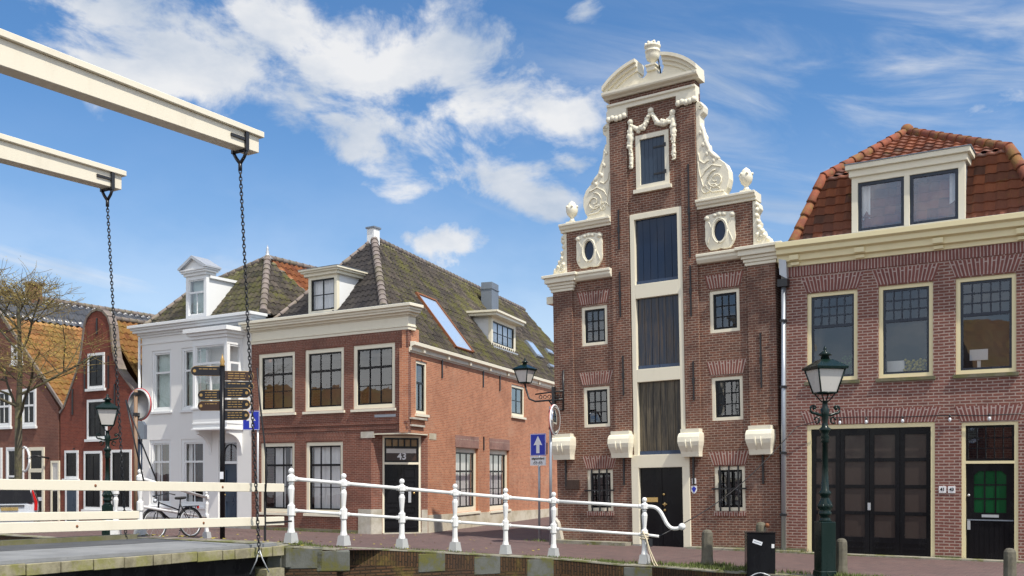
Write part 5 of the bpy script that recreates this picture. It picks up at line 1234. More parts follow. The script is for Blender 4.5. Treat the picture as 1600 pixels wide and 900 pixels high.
# ===== drawbridge =====
BM_ = Matrix.Translation((4.4, 11.1, 0))
def beam(mb, p0, p1, w, h, h1=None, up=0):
    """a beam along the bridge: p = (s, d, z of its underside)"""
    (x, a, za), (_, b, zb) = p0, p1; h1 = h if h1 is None else h1
    v = [(x-w/2, a, za), (x+w/2, a, za), (x+w/2, a, za+h), (x-w/2, a, za+h), (x-w/2, b, zb), (x+w/2, b, zb), (x+w/2, b, zb+h1), (x-w/2, b, zb+h1)]
    for q in ((0, 1, 2, 3), (5, 4, 7, 6), (1, 5, 6, 2), (4, 0, 3, 7), (3, 2, 6, 7), (4, 5, 1, 0)): mb.face([v[i] for i in q])
def bridge():
    R = thing('drawbridge', 'wooden drawbridge deck with cream beam railings and a mossy plank edge', 'bridge', world(-4.4, -11.1, 0), (0, 0, ROT)); M = BM_
    zd = lambda d: .60-.010*(d+11.1)
    mb = MB(M); beam(mb, (-4.35, -20.3, zd(-20.3)-.10), (-4.35, -11.14, zd(-11.14)-.10), 3.92, .10); mb.build('deck', 'deck', R)
    mb = MB(M); beam(mb, (-5.62, -20.3, zd(-20.3)+.001), (-5.62, -11.14, zd(-11.14)+.001), 1.25, .004); mb.build('dark_strip', 'deck_strip', R)  # darker grey strip along the far side of the deck
    mb = MB(M); rr = random.Random(2); d = -20.2
    while d < -11.3:
        L = rr.choice((.26, .34, .42, .52)); e = min(d+L, -11.16); mb.box(-2.385, -2.335+rr.uniform(-.008, .008), d, e-.014, zd(d)-.16+rr.uniform(-.006, .006), zd(d)+.004+rr.uniform(-.006, .006)); d += L
    mb.build('edge_planks', 'timber_edge', R, bevel=.008)
    mb = MB(M); beam(mb, (-2.56, -20.2, zd(-20.2)+.004), (-2.56, -11.2, zd(-11.2)+.004), .14, .05); mb.build('wheel_guard', 'deck', R)
    mb = MB(M); beam(mb, (-6.40, -20.2, zd(-20.2)), (-6.40, -11.3, zd(-11.3)), .26, .09); mb.build('far_kerb', 'plinth_mossy', R)
    mb = MB(M); beam(mb, (-2.62, -20.2, -.15), (-2.62, -11.7, -.10), .22, .58); mb.build('girder', 'black_paint', R)
    mb = MB(M); beam(mb, (-6.1, -20.2, -.15), (-6.1, -11.7, -.10), .22, .58); mb.build('girder', 'black_paint', R)
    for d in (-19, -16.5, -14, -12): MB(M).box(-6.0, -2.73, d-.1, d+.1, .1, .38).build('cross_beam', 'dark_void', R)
    MB(M).box(-3.0, -2.30, -11.62, -11.2, .02, .22).build('bearing_block', 'timber_edge', R)
    up = lambda d: 1.645-.0205*(d+11.1); lo = lambda d: 1.05-.0205*(d+11.1)
    for s, e in ((-2.47, -11.08), (-6.18, -11.35)):
        mb = MB(M); beam(mb, (s, -20.3, up(-20.3)-.075), (s, e, up(e)-.075), .10, .15); mb.build('railing_beam', 'bridge_paint', R, bevel=.006)
        o = .03 if s < -6 else 0
        mb = MB(M); beam(mb, (s, -20.3, lo(-20.3)-.075+o), (s, e, lo(e)-.075+o), .10, .15); mb.build('railing_beam', 'bridge_paint', R, bevel=.006)
        for d in (-17.0, -19.9): 
            x = s+(.1 if s > -4 else -.1); MB(M).box(x-.05, x+.05, d-.06, d+.06, .55, up(d)+.1).build('railing_post', 'bridge_paint', R)
    for d, f_ in ((-12.5, up), (-14.9, up), (-12.9, lo), (-15.2, lo)): MB(M).ball((-2.419, d, f_(d)), (.012, .022, .022), 8, 5).build('bolt', 'rust', R)
    MB(M).box(-2.44, -2.41, -11.55, -10.9, 1.02, 1.05).box(-2.44, -2.41, -11.56, -11.53, .72, 1.72).build('railing_latch', 'iron', R)
bridge()
def balance_beam(s, lab, end, d):
    R = thing('balance_beam', lab, 'bridge beam', world(s, -16, 7.5), (0, 0, ROT), 'balance beams of the drawbridge'); M = Matrix.Translation((-s, 16, -7.5))
    mb = MB(M); beam(mb, (s, -20.6, 7.33), (s, end, 7.46), .28, .46, .27); mb.build('timber_body', 'bridge_paint', R, bevel=.008)
    mb = MB(M); beam(mb, (s, -20.6, 7.791), (s, end+.07, 7.731), .40, .10); mb.build('cap_board', 'bridge_paint', R, bevel=.008)
    x = s+.14
    mb = MB(M); mb.box(x+.001, x+.03, d-.34, d+.0, 7.58, 7.63); mb.box(x+.001, x+.045, d-.035, d+.035, 7.41, 7.73)
    mb.tube([(x+.02, d, 7.42), (x-.04, d, 7.32), (s, d, 7.22)], .03, 6); mb.tube([(s-.16, d, 7.42), (s-.1, d, 7.33), (s, d, 7.22)], .03, 6); mb.tube([(s, d, 7.23), (s, d, 7.10)], .035, 6); mb.box(s-.19, s-.141, d-.035, d+.035, 7.41, 7.73)
    mb.tube([(x-.05, d, 7.43), (s-.1, d, 7.43)], .025, 6)
    mb.build('chain_hook', 'iron', R)
    return R
balance_beam(-2.45, 'upper and larger cream balance beam reaching in from the left, near chain on its end', -11.79, -12.09)
balance_beam(-6.40, 'lower and smaller cream balance beam reaching in from the left, far chain on its end', -11.66, -11.88)
g = thing('bridge_portal', 'cream timber portal outside the left edge that carries the balance beams', 'bridge portal', world(-4.4, -20.4, 0), (0, 0, ROT))
for s in (-2.45, -6.40): MB(Matrix.Translation((4.4, 20.4, 0))).box(s-.17, s+.17, -20.95, -20.62, .0, 7.35).build('portal_post', 'bridge_paint', g)
MB(Matrix.Translation((4.4, 20.4, 0))).box(-6.9, -1.9, -20.93, -20.64, 7.36, 7.39+.3).build('portal_lintel', 'bridge_paint', g)

def chain(top, bot, lab):
    R = thing('bridge_chain', lab, 'chain', bot, (0, 0, ROT), 'lifting chains of the drawbridge')
    mb = MB(Matrix.Rotation(-ROT, 4, 'Z') @ Matrix.Translation(-bot)); v = (top-bot); L = v.length; n = int(L/.064); t = v.normalized()
    a0 = t.cross(Vector((0, 1, 0))).normalized(); b0 = t.cross(a0)
    sway = random.Random(9)
    for i in range(n):
        c = bot+v*((i+.5)/n); ang = (i % 2)*PI/2+.5; a = a0*math.cos(ang)+b0*math.sin(ang)
        P = []
        for k in range(10):
            q = 2*PI*k/10; P.append(c+t*.046*math.sin(q)+a*.024*math.cos(q))
        P.append(P[0]); mb.tube(P, .0095, 5, False)
    mb.build('chain_links', 'iron', R); return R, mb.M
ct = world(-2.45, -12.09, 7.12); cb = world(-2.22, -11.87, .52)
R, MM = chain(ct, cb, 'nearer black iron chain hanging in front of the cream railing')
mb = MB(MM); mb.tube([cb+Vector((.0, 0, .08)), cb+Vector((.06, 0, -.10)), cb+Vector((.17, 0, -.32))], .012, 5); mb.tube([cb+Vector((0, 0, .08)), cb+Vector((-.05, 0, -.12)), cb+Vector((-.16, .0, -.35))], .012, 5); mb.build('wire_rope', 'zinc', R)
mb = MB(MM); P = [cb+Vector((-.03, -.02, 3.2)), cb+Vector((.02, -.03, 2.6)), cb+Vector((.10, -.03, 1.9)), cb+Vector((.14, -.03, 1.4)), cb+Vector((.10, -.02, .9))]; mb.tube(P, .016, 5); mb.build('slack_cable', 'iron', R)
ct = world(-6.40, -11.88, 7.12); cb = world(-6.28, -11.55, .60)
R, MM = chain(ct, cb, 'farther black iron chain hanging beside the left street lamp')
mb = MB(MM)
for dx in (.35, .62): mb.tube([cb+Vector((0, 0, 2.75)), cb+Vector((dx*.5, 0, 1.9)), cb+Vector((dx, .05, 1.08))], .016, 5)
mb.build('slack_cable', 'iron', R)

# ===== white iron railings =====
POST = [(.075, .19), (.058, .27), (.052, .49), (.072, .51), (.072, .69), (.045, .71), (.040, .75), (.064, 1.0), (.05, 1.05), (.034, 1.07), (.055, 1.10), (.034, 1.12), (.08, 1.14), (.08, 1.23), (.04, 1.26), (.028, 1.28)]
def rail_post(R, p, name='post'):
    mb = MB(); c = p-R.location
    mb.lathe(POST, c, 8, PI/8, False); mb.ball(c+Vector((0, 0, 1.325)), .055, 10, 6)
    o = mb.build(name, 'rail_white', R, bevel=.004)
    b_ = MB().lathe([(.14, 0), (.105, .188)], c, 4, PI/4+ROT, False).build('post_foot', 'rail_grey', o)
    return o
def railing(lab, pts, group, hu=1.185, hl=.60):
    R = thing('iron_railing', lab, 'railing', pts[0], group=group); o = R.location
    for p in pts: rail_post(R, p)
    for h, r, nm in ((hu, .036, 'top_rail'), (hl, .030, 'lower_rail')):
        for a, b_ in zip(pts, pts[1:]):
            v = (b_-a).normalized()*.06; mb = MB(); mb.tube([a+v-o+Vector((0, 0, h)), b_-v-o+Vector((0, 0, h))], r, 10)
            for t in (a+v*1.6, b_-v*1.6): mb.tube([t-o+Vector((0, 0, h))-v*.35, t-o+Vector((0, 0, h))+v*.35], r*1.35, 10)
            mb.build(nm, 'rail_white', R)
    return R
def on_street(x, y, dz=0): return Vector((x, y, street_z(x, y)+dz))
pts = [on_street(x, y, .03) for x, y in RAIL_XY]
RR = railing('long white iron railing along the quay edge with ball-topped posts and a curled end', pts, 'white iron railings')
e = pts[-1]; o = RR.location; Yq = RAIL_XY[-1][1]
P = [(0, 1.185), (.13, 1.185), (.24, 1.16), (.33, 1.08), (.40, .96), (.47, .83), (.56, .75), (.67, .74), (.75, .77)]
sm = []
for i in range(len(P)-1):
    for k in range(4):
        t = k/4; p0, p1, p2, p3 = P[max(i-1, 0)], P[i], P[i+1], P[min(i+2, len(P)-1)]
        f = lambda j: .5*((2*p1[j])+(-p0[j]+p2[j])*t+(2*p0[j]-5*p1[j]+4*p2[j]-p3[j])*t*t+(-p0[j]+3*p1[j]-3*p2[j]+p3[j])*t**3)
        sm.append((f(0), f(1)))
sm.append(P[-1]); dv = Vector((CS*.95, -SN*.5, 0)).normalized()
mb = MB(); mb.tube([e-o+dv*a+Vector((0, 0, z)) for a, z in sm], .04, 10); mb.ball(e-o+dv*.78+Vector((0, 0, .78)), .075, 12, 8); mb.build('curled_end', 'rail_white', RR)
MB().tube([e-o+Vector((0, 0, .60)), e-o+dv*.30+Vector((0, 0, .57))], .03, 8).build('rail_stub', 'rail_white', RR)
pl = [Vector(((px-800)/FPX*Y, Y, 0)) for px, Y in ((219, 20.9), (268, 24.7), (323, 29.0))]
pl = [on_street(p.x, p.y, .02) for p in pl]
pl = [pl[0], pl[2]]
railing('short white iron railing behind the bicycle, running back from the bridge', pl, 'white iron railings')
p = on_street((181-800)/FPX*24.5, 24.5); R = thing('bridge_end_post', 'single white iron post on a stepped foot beside the far chain', 'post', p)
rail_post(R, p, 'post_shaft'); MB().box(-.26, .26, -.12, .12, .42, .50).box(-.10, .10, -.10, .10, .0, .42).build('post_block', 'rail_white', R)
# rope tied round the last post
mb = MB(); R = thing('mooring_rope', 'pale rope tied around the last railing post and hanging over the quay edge', 'rope', e)
for k in range(3): mb.tube([(.085*math.cos(a*PI/6), .085*math.sin(a*PI/6), .52+.05*k+.01*math.sin(a)) for a in range(13)], .012, 5)
mb.tube([(-.05, -.08, .68), (.03, -.09, .50), (.07, -.12, .30), (.14, -.22, .05), (.24, -.40, -.15), (.34, -.42, -.6)], .013, 5); mb.tube([(.02, -.09, .55), (.09, -.13, .30), (.19, -.24, .05), (.29, -.40, -.15), (.38, -.42, -.6)], .013, 5)
mb.build('rope_strand', 'rope', R); MB().box(.07, .15, -.12, -.05, .36, .52).build('padlock', 'iron', R)

# ===== street lamps =====
def lantern(root, c, M=None, w=.33, hang=False):
    """tapered four-sided lantern: c is the middle of its lower frame"""
    mb = MB(M or I4); x, y, z = c; q = PI/4
    b, t, h = .155*w/.33, .265*w/.33, .44*w/.33
    fr = MB(M or I4)
    for k in range(4):
        a = q+k*PI/2; a2 = a+PI/2
        p0 = (x+b*1.414*math.cos(a), y+b*1.414*math.sin(a), z); p1 = (x+t*1.414*math.cos(a), y+t*1.414*math.sin(a), z+h)
        r0 = (x+b*1.414*math.cos(a2), y+b*1.414*math.sin(a2), z); r1 = (x+t*1.414*math.cos(a2), y+t*1.414*math.sin(a2), z+h)
        fr.tube([p0, p1], .016, 5); fr.tube([p0, r0], .018, 5); fr.tube([p1, r1], .022, 5)
    f = fr.build('lantern_frame', 'lamp_green', root)
    g = MB(M or I4)
    for k in range(4):
        a = q+k*PI/2; a2 = a+PI/2; s_ = .97
        g.face([(x+b*s_*1.414*math.cos(a), y+b*s_*1.414*math.sin(a), z+.01), (x+b*s_*1.414*math.cos(a2), y+b*s_*1.414*math.sin(a2), z+.01), (x+t*s_*1.414*math.cos(a2), y+t*s_*1.414*math.sin(a2), z+h-.01), (x+t*s_*1.414*math.cos(a), y+t*s_*1.414*math.sin(a), z+h-.01)])
    g.build('lantern_glass', 'milk_glass', f)
    rf = MB(M or I4); k_ = w/.33
    rf.lathe([(t*1.414+.05, z+h-.01), (t*1.414+.06, z+h+.03), (.15*k_, z+h+.17*k_), (.10*k_, z+h+.18*k_)], (x, y, 0), 4, q, False)
    rf.lathe([(.085*k_, z+h+.17*k_), (.07*k_, z+h+.24*k_), (.13*k_, z+h+.26*k_), (.05*k_, z+h+.32*k_), (.025*k_, z+h+.34*k_), (.04*k_, z+h+.37*k_), (.0, z+h+.43*k_)], (x, y, 0), 10)
    rf.build('lantern_roof', 'lamp_green', root); return f
def street_lamp(p, lab, H=3.05, rz=0.0, lw=.33):
    R = thing('street_lamp', lab, 'street lamp', p, (0, 0, rz), 'green cast iron street lamps')
    MB().box(-.145, .145, -.145, .145, -.1, 1.02).box(-.16, .16, -.16, .16, -.1, .12).build('pedestal', 'lamp_green', R, bevel=.012)
    mb = MB(); mb.lathe([(.13, 1.021), (.10, 1.06), (.09, 1.12), (.12, 1.14), (.12, 1.19), (.10, 1.21), (.13, 1.26), (.125, 1.36), (.085, 1.43), (.08, 1.48), (.115, 1.52), (.115, 1.56), (.075, 1.60), (.06, 1.9), (.052, H-.42), (.085, H-.40), (.06, H-.36), (.09, H-.32), (.06, H-.26), (.095, H-.2), (.11, H-.16), (.06, H-.12), (.05, H-.05), (.07, H+.1), (.085, H+.2), (.05, H+.24), (.05, H+.34), (.07, H+.36)], (0, 0, 0), 14)
    for k in range(8): a = k*PI/4; mb.ball((.115*math.cos(a), .115*math.sin(a), 1.30), (.03, .03, .05), 6, 4)
    c = mb.build('column', 'lamp_green', R)
    for sg in (-1, 1):
        mb = MB()
        P = [(0, H+.08)]+[(.12, H+.10), (.2, H+.13)]+[(.23+.06*math.cos(-PI/2+k*PI/5), H+.20+.07*math.sin(-PI/2+k*PI/5)) for k in range(8)]
        mb.tube([(sg*x, 0, z) for x, z in P], [.03, .03, .03]+[.028-.002*k for k in range(8)], 6); mb.ball((sg*.215, 0, H+.22), .035, 8, 5)
        mb.tube([(sg*(.16+.05*math.cos(a*PI/4)), 0, H+.0+.06*math.sin(a*PI/4)) for a in range(8)], .018, 5)
        mb.build('scroll_arm', 'lamp_green', R)
    mb = MB()
    for k in range(4): a = PI/4+k*PI/2; mb.tube([(.05*math.cos(a), .05*math.sin(a), H+.34), (.10*math.cos(a), .10*math.sin(a), H+.38), (.2*math.cos(a), .2*math.sin(a), H+.50)], .012, 5)
    mb.build('cradle', 'lamp_green', R)
    lantern(R, (0, 0, H+.50), None, lw); return R
y = 18.35; p = on_street((1289-800)/FPX*y, y); street_lamp(p, 'green cast iron street lamp in front of the black garage doors', 2.88, .18)
y = 28.0; p = on_street((168-800)/FPX*y, y); street_lamp(p, 'green cast iron street lamp in front of the red gabled house', 2.75, .35, .34)
# lantern on the warehouse wall
R = thing('wall_lantern', 'green wall lantern on an ornate iron bracket at the warehouse corner', 'wall lantern', world(-2.95, -.06, 4.0), (0, 0, ROT))
mb = MB(); mb.tube([(.02, 0, -.35), (.02, 0, .75)], .03, 6); mb.tube([(.02, -.02, -.05), (-.85, -.05, -.08), (-1.05, -.05, .0), (-1.15, -.05, .25), (-1.2, -.05, .42)], .028, 6); mb.tube([(.02, -.02, .18), (-.30, -.05, .16), (-.85, -.05, .12)], .022, 6); mb.tube([(.02, 0, -.35), (-.25, -.04, -.30), (-.4, -.05, -.08)], .022, 6)
for k in range(5):
    cx_ = -.12-.14*k; mb.tube([(cx_+.05*math.cos(a*PI/4), -.05, .035+.05*math.sin(a*PI/4)) for a in range(9)], .012, 5)
mb.box(-.30, -.22, -.1, .0, -.2, .3); mb.build('bracket', 'iron', R); lantern(R, (-1.2, -.05, .46), None, .27)

# ===== signs =====
def arrow(mb, w, y, zc):
    mb.prism_xz([(-w*.10, zc-w*.38), (w*.10, zc-w*.38), (w*.10, zc+.0*w), (w*.27, zc-.02*w), (0, zc+w*.40), (-w*.27, zc-.02*w), (-w*.10, zc)], y-.004, y)
def oneway(p, lab, zc, rz, plate=False, pole_x=0., sz=.62):
    zc -= p.z
    R = thing('one_way_sign', lab, 'road sign', p, (0, 0, rz), 'blue one way signs')
    MB().tube([(pole_x, .04, -.1), (pole_x, .04, zc+sz*.5)], .033, 10).build('sign_pole', 'steel' if plate else 'zinc', R)
    b_ = MB().box(-sz/2, sz/2, -.012, .0, zc-sz/2, zc+sz/2).build('sign_panel', 'sign_blue', R, bevel=.003); m = MB(); arrow(m, sz, -.0125, zc); m.build('arrow', 'sign_white', b_)
    MB().ring(-sz/2+.01, sz/2-.01, zc-sz/2+.01, zc+sz/2-.01, .012, -.0155, -.0125).build('sign_border', 'sign_white', b_)
    if plate:
        f = MB().box(-sz/2, sz/2, -.012, .0, zc-sz/2-.27, zc-sz/2-.015).build('sub_plate', 'sign_white', R); t = MB(); text_mb(t, 'uitgezonderd', .095, (0, -.0145, zc-sz/2-.075), .001); t.build('lettering', 'black_paint', f)
        m = MB()
        for cx in (-.10, .10):
            for w_ in (-.045, .045): m.tube([(cx+w_+.032*math.cos(a*PI/5), -.0145, zc-sz/2-.205+.032*math.sin(a*PI/5)) for a in range(11)], .005, 4)
            m.tube([(cx-.045, -.0145, zc-sz/2-.205), (cx-.02, -.0145, zc-sz/2-.15), (cx+.04, -.0145, zc-sz/2-.155), (cx+.045, -.0145, zc-sz/2-.205)], .006, 4)
        m.build('bicycle_symbol', 'black_paint', f)
y = 28.0; p = on_street((841-800)/FPX*y, y); oneway(p, 'blue one way sign with white plate below, beside the convex traffic mirror', 1.9+45/FPX*y, -.82, True)
y = 32.0; p = on_street((392.5-800)/FPX*y, y); oneway(p, 'blue one way sign behind the near chain, between white house and number 43', 1.9+83/FPX*y, -.30, False, .22, .62)
def traffic_mirror(p, lab, zc, rz, rad, pole):
    zc -= p.z
    R = thing('traffic_mirror', lab, 'traffic mirror', p, (0, 0, rz), 'round traffic mirrors')
    MB().tube([(0, .10, -.1), (0, .10, zc+rad*.9)], .04, 10).build('mirror_pole', pole, R)
    M = Matrix.Translation((0, 0, zc)) @ Matrix.Rotation(PI/2, 4, 'X')
    b_ = MB(M); b_.lathe([(0, -.035), (rad*.9, -.030), (rad, -.014), (rad, .0)], (0, 0, 0), 36); b_ = b_.build('mirror_back', 'sign_grey', R)
    r = MB(M); r.lathe([(rad*1.0, -.012), (rad*1.035, -.012), (rad*1.04, .01), (rad*1.03, .012)], (0, 0, 0), 36, caps=False); r.build('mirror_rim', 'sign_red', b_)
    r = MB(M); r.lathe([(rad*1.035, .0121), (rad*1.0, .04), (rad*.955, .035)], (0, 0, 0), 36, caps=False); r.build('rim_band', 'sign_white', b_)
    m = MB(M); m.lathe([(rad*.97, .03), (rad*.7, .065), (rad*.4, .09), (0, .10)], (0, 0, 0), 36); m.build('mirror_glass', 'mirror', b_)
    
    for dz in (-.22, .22): MB().box(-.05, .05, .03, .14, zc+dz-.035, zc+dz+.035).build('clamp', 'iron', R)
y = 26.6; p = on_street((866-800)/FPX*y, y); traffic_mirror(p, 'round convex traffic mirror with a red rim at the warehouse corner', 1.9+84/FPX*y, 1.2, .40, 'steel')
y = 21.6; p = on_street((218-800)/FPX*y, y); traffic_mirror(p, 'back of a round traffic mirror on a brown pole beside the white house', 1.9+108/FPX*y, 2.65, .345, 'pole_brown')
y = 22.4; p = on_street((219-800)/FPX*y, y); R = thing('bridge_signal', 'dark signal box on a grey pole behind the round mirror back', 'signal', p)
MB().tube([(0, 0, -.1), (0, 0, 2.2)], .05, 8).build('signal_pole', 'navy_sash', R); MB().box(-.09, .12, -.10, .10, 2.20, 2.52).prism_xz([(-.09, 2.521), (.12, 2.521), (.07, 2.60), (-.05, 2.60)], -.09, .09).build('signal_box', 'lead', R)
# fingerpost
y = 28.0; p = on_street((347.5-800)/FPX*y, y); R = thing('fingerpost', 'black fingerpost with brown and black pointer arms lettered in gold and a gold tip', 'fingerpost', p)
zt = 1.9+168/FPX*y-p.z
MB().tube([(0, 0, -.1), (0, 0, zt)], .072, 12).build('post', 'black_paint', R); MB().lathe([(.085, zt), (.05, zt+.06), (.075, zt+.12), (.03, zt+.24), (0, zt+.36)], (0, 0, 0), 10).build('gold_tip', 'gold', R)
MB().box(-.05, .05, -.08, -.07, 1.75, 1.95).build('sticker', 'sticker', R)
def zpx(py): return 1.9+(HY-py)/FPX*y-p.z
ARMS = [(-1, 580, .70, 'finger_black', -.15, 1), (1, 587, .70, 'finger_brown', .20, 3), (1, 603, .70, 'finger_black', .25, 2), (-1, 617, .56, 'finger_black', .12, 3), (1, 614, .64, 'finger_black', -.05, 3), (-1, 634, .56, 'finger_brown', .10, 1), (1, 632, .64, 'finger_black', -.05, 3), (1, 649, .64, 'finger_black', -.12, 3)]
for sg, py, L, mt, tilt, rows in ARMS:
    zc = zpx(py); Mx = Matrix.Translation((sg*.075, 0, zc)) @ Matrix.Rotation(sg*tilt if sg > 0 else PI-tilt, 4, 'Z'); h = .125
    cap = [(L, h*.75), (L+.06, h*.45), (L+.075, 0), (L+.06, -h*.45), (L, -h*.75)]
    P = [(0, h), (L-.02, h)]+[(L+.05, h*.6), (L+.075, 0), (L+.05, -h*.6), (L-.02, -h), (0, -h)]
    a = MB(Mx).prism_xz(P, -.014, .014).build('pointer_arm', mt, R)
    e_ = MB(Mx)
    for q0, q1 in zip(P, P[1:]): e_.tube([(q0[0], 0, q0[1]), (q1[0], 0, q1[1])], .012, 4)
    e_.build('gold_edge', 'gold', a)
    t = MB(Mx); rr = random.Random(py)
    for r_ in range(rows):
        zz = (h*.55-r_*h*1.1/max(1, rows-1)) if rows > 1 else h*.45
        x = .08
        while x < L-.16:
            w_ = rr.uniform(.05, .16); w_ = min(w_, L-.14-x)
            for yy in (-.017, .015): t.box(x, x+w_, yy, yy+.002, zz-.010, zz+.010)
            x += w_+.025
    for yy in (-.018, .015):
        t.prism_xz([(L-.02+.045*math.cos(k*PI/4), .045*math.sin(k*PI/4)) for k in range(8)], yy, yy+.003)
    t.build('gold_lettering', 'gold', a)

# ===== bollards, cabinet =====
def bollard(px, y, lab, h=.72, w=.105, cap=True, knob=False):
    p = on_street((px-800)/FPX*y, y); R = thing('stone_bollard', lab, 'bollard', p, (0, 0, ROT+.1), 'stone bollards along the quay')
    mb = MB(); mb.lathe([(w*1.35, -.1), (w*1.18, .05), (w*1.03, .2), (w, h-.14), (w*1.0, h-.13), (w*.95, h-.06), (w*.72, h-.015), (w*.3, h), (0, h+.003)], (0, 0, 0), 8, PI/8, False); mb.build('shaft', 'bollard', R, bevel=.012)
    if knob: MB().ball((w+.03, -.05, h-.06), .045, 8, 6).build('mooring_knob', 'rust', R)
bollard(1105, 20.35, 'weathered stone bollard with grass at its foot, left of the black cabinet', .76, .115)
bollard(1189, 20.0, 'pale stone bollard peeping out behind the black cabinet, rusty knob on it', .93, .105, knob=True)
bollard(1315, 18.5, 'weathered stone bollard just right of the green street lamp', .70)
bollard(1578, 16.6, 'weathered stone bollard at the right edge in front of the black front door', .66)
y = 18.95; p = on_street((1187.5-800)/FPX*y, y); R = thing('utility_cabinet', 'black street cabinet with pale stickers on the quay edge', 'cabinet', p, (0, 0, -.10))
MB().box(-.262, .262, -.16, .20, -.15, .775).build('body', 'black_paint', R, bevel=.008); MB().box(-.272, .272, -.17, .21, .7751, .795).build('lid', 'black_paint', R)
M = Matrix.Translation((-.07, -.1605, .605)) @ Matrix.Rotation(.33, 4, 'Y'); MB(M).box(-.09, .09, -.003, 0, -.035, .035).build('sticker', 'sticker', R); MB(M).box(-.07, .07, -.004, -.003, -.006, .006).build('sticker_text', 'steel', R)
MB().box(.19, .24, -.164, -.1605, .50, .575).build('sticker', 'sign_white', R)
p = on_street((1187-800)/FPX*18.5, 18.5); R = thing('mooring_hoop', 'thin curved steel hoop at the foot of the black cabinet', 'hoop', p, (0, 0, -.1)); MB().tube([(.33*math.cos(PI*k/16), -.12, -.35+.42*math.sin(PI*k/16)) for k in range(17)], .012, 6).build('hoop_bar', 'zinc', R)

# ===== bicycle =====
def bicycle():
    y = 23.6; p = on_street((272-800)/FPX*y, y); R = thing('bicycle', 'black city bicycle with a rear carrier leaning against the short white railing', 'bicycle', p, (-.13, 0, math.radians(61)))
    def wheel(x, nm):
        m = MB(); m.tube([(x+.335*math.cos(a*PI/14), 0, .345+.335*math.sin(a*PI/14)) for a in range(29)], .02, 6, False); w_ = m.build(nm, 'rubber', R)
        m = MB(); m.tube([(x+.305*math.cos(a*PI/14), 0, .345+.305*math.sin(a*PI/14)) for a in range(29)], .012, 5, False)
        for k in range(14): a = k*PI/7+.1; m.tube([(x, .03*(-1)**k, .345), (x+.3*math.cos(a), 0, .345+.3*math.sin(a))], .0025, 3, False)
        m.tube([(x, -.05, .345), (x, .05, .345)], .025, 6); m.build('rim', 'zinc', w_)
        m = MB(); a0, a1 = (.15, 2.6) if x > 0 else (.4, 3.5)
        m.tube([(x+.372*math.cos(a0+(a1-a0)*k/10), 0, .345+.372*math.sin(a0+(a1-a0)*k/10)) for k in range(11)], .028, 5); m.build('mudguard', 'black_paint', R)
    wheel(-.54, 'front_wheel'); wheel(.54, 'rear_wheel')
    f = MB(); bb = (.10, 0, .32); seat = (.28, 0, .80); head0, head1 = (-.36, 0, .86), (-.39, 0, .70)
    for a, b_, r in ((bb, seat, .017), (head0, (.24, 0, .66), .016), (head1, bb, .02), (head0, head1, .022), (seat, (.30, 0, .92), .013)): f.tube([a, b_], r, 7)
    for yy in (-.05, .05): f.tube([bb, (.54, yy, .345)], .011, 5); f.tube([seat, (.54, yy, .345)], .011, 5); f.tube([head1, (-.47, yy, .58), (-.54, yy, .345)], .013, 5)
    f.build('frame', 'black_paint', R)
    m = MB(); m.tube([head0, (-.33, 0, 1.02)], .014, 6); m.tube([(-.12, -.30, 1.0), (-.28, -.27, 1.04), (-.33, 0, 1.03), (-.28, .27, 1.04), (-.12, .30, 1.0)], .013, 6); m.build('handlebar', 'iron', R)
    m = MB(); m.prism_xy([(.14, -.03), (.14, .03), (.30, .09), (.42, .10), (.42, -.10), (.30, -.09)], .92, .98); m.build('saddle', 'rubber', R, bevel=.02)
    m = MB()
    for yy in (-.06, 0, .06): m.tube([(.33, yy, .74), (.80, yy, .745)], .008, 5)
    for x in (.4, .6, .8): m.tube([(x, -.07, .745), (x, .07, .745)], .008, 5)
    for yy in (-.07, .07): m.tube([(.7, yy, .74), (.54, yy*.8, .345)], .008, 5)
    m.build('carrier', 'black_paint', R); MB().box(.02, .56, -.035, -.02, .28, .39).build('chain_case', 'black_paint', R)
    MB().ball((-.46, 0, .90), (.06, .05, .05), 8, 6).build('headlight', 'zinc', R); MB().box(.82, .84, -.03, .03, .68, .74).build('rear_light', 'tail_red', R)
    m = MB()
    for k in range(2): m.tube([(.10, -.09+.18*k, .32+(.15 if k else -.15)), (.1, -.16+.32*k, .32+(.15 if k else -.15))], .014, 5)
    m.build('pedal', 'rubber', R); MB().tube([(.35, .05, .33), (.30, .20, .02)], .012, 5).build('kickstand', 'zinc', R)
bicycle()

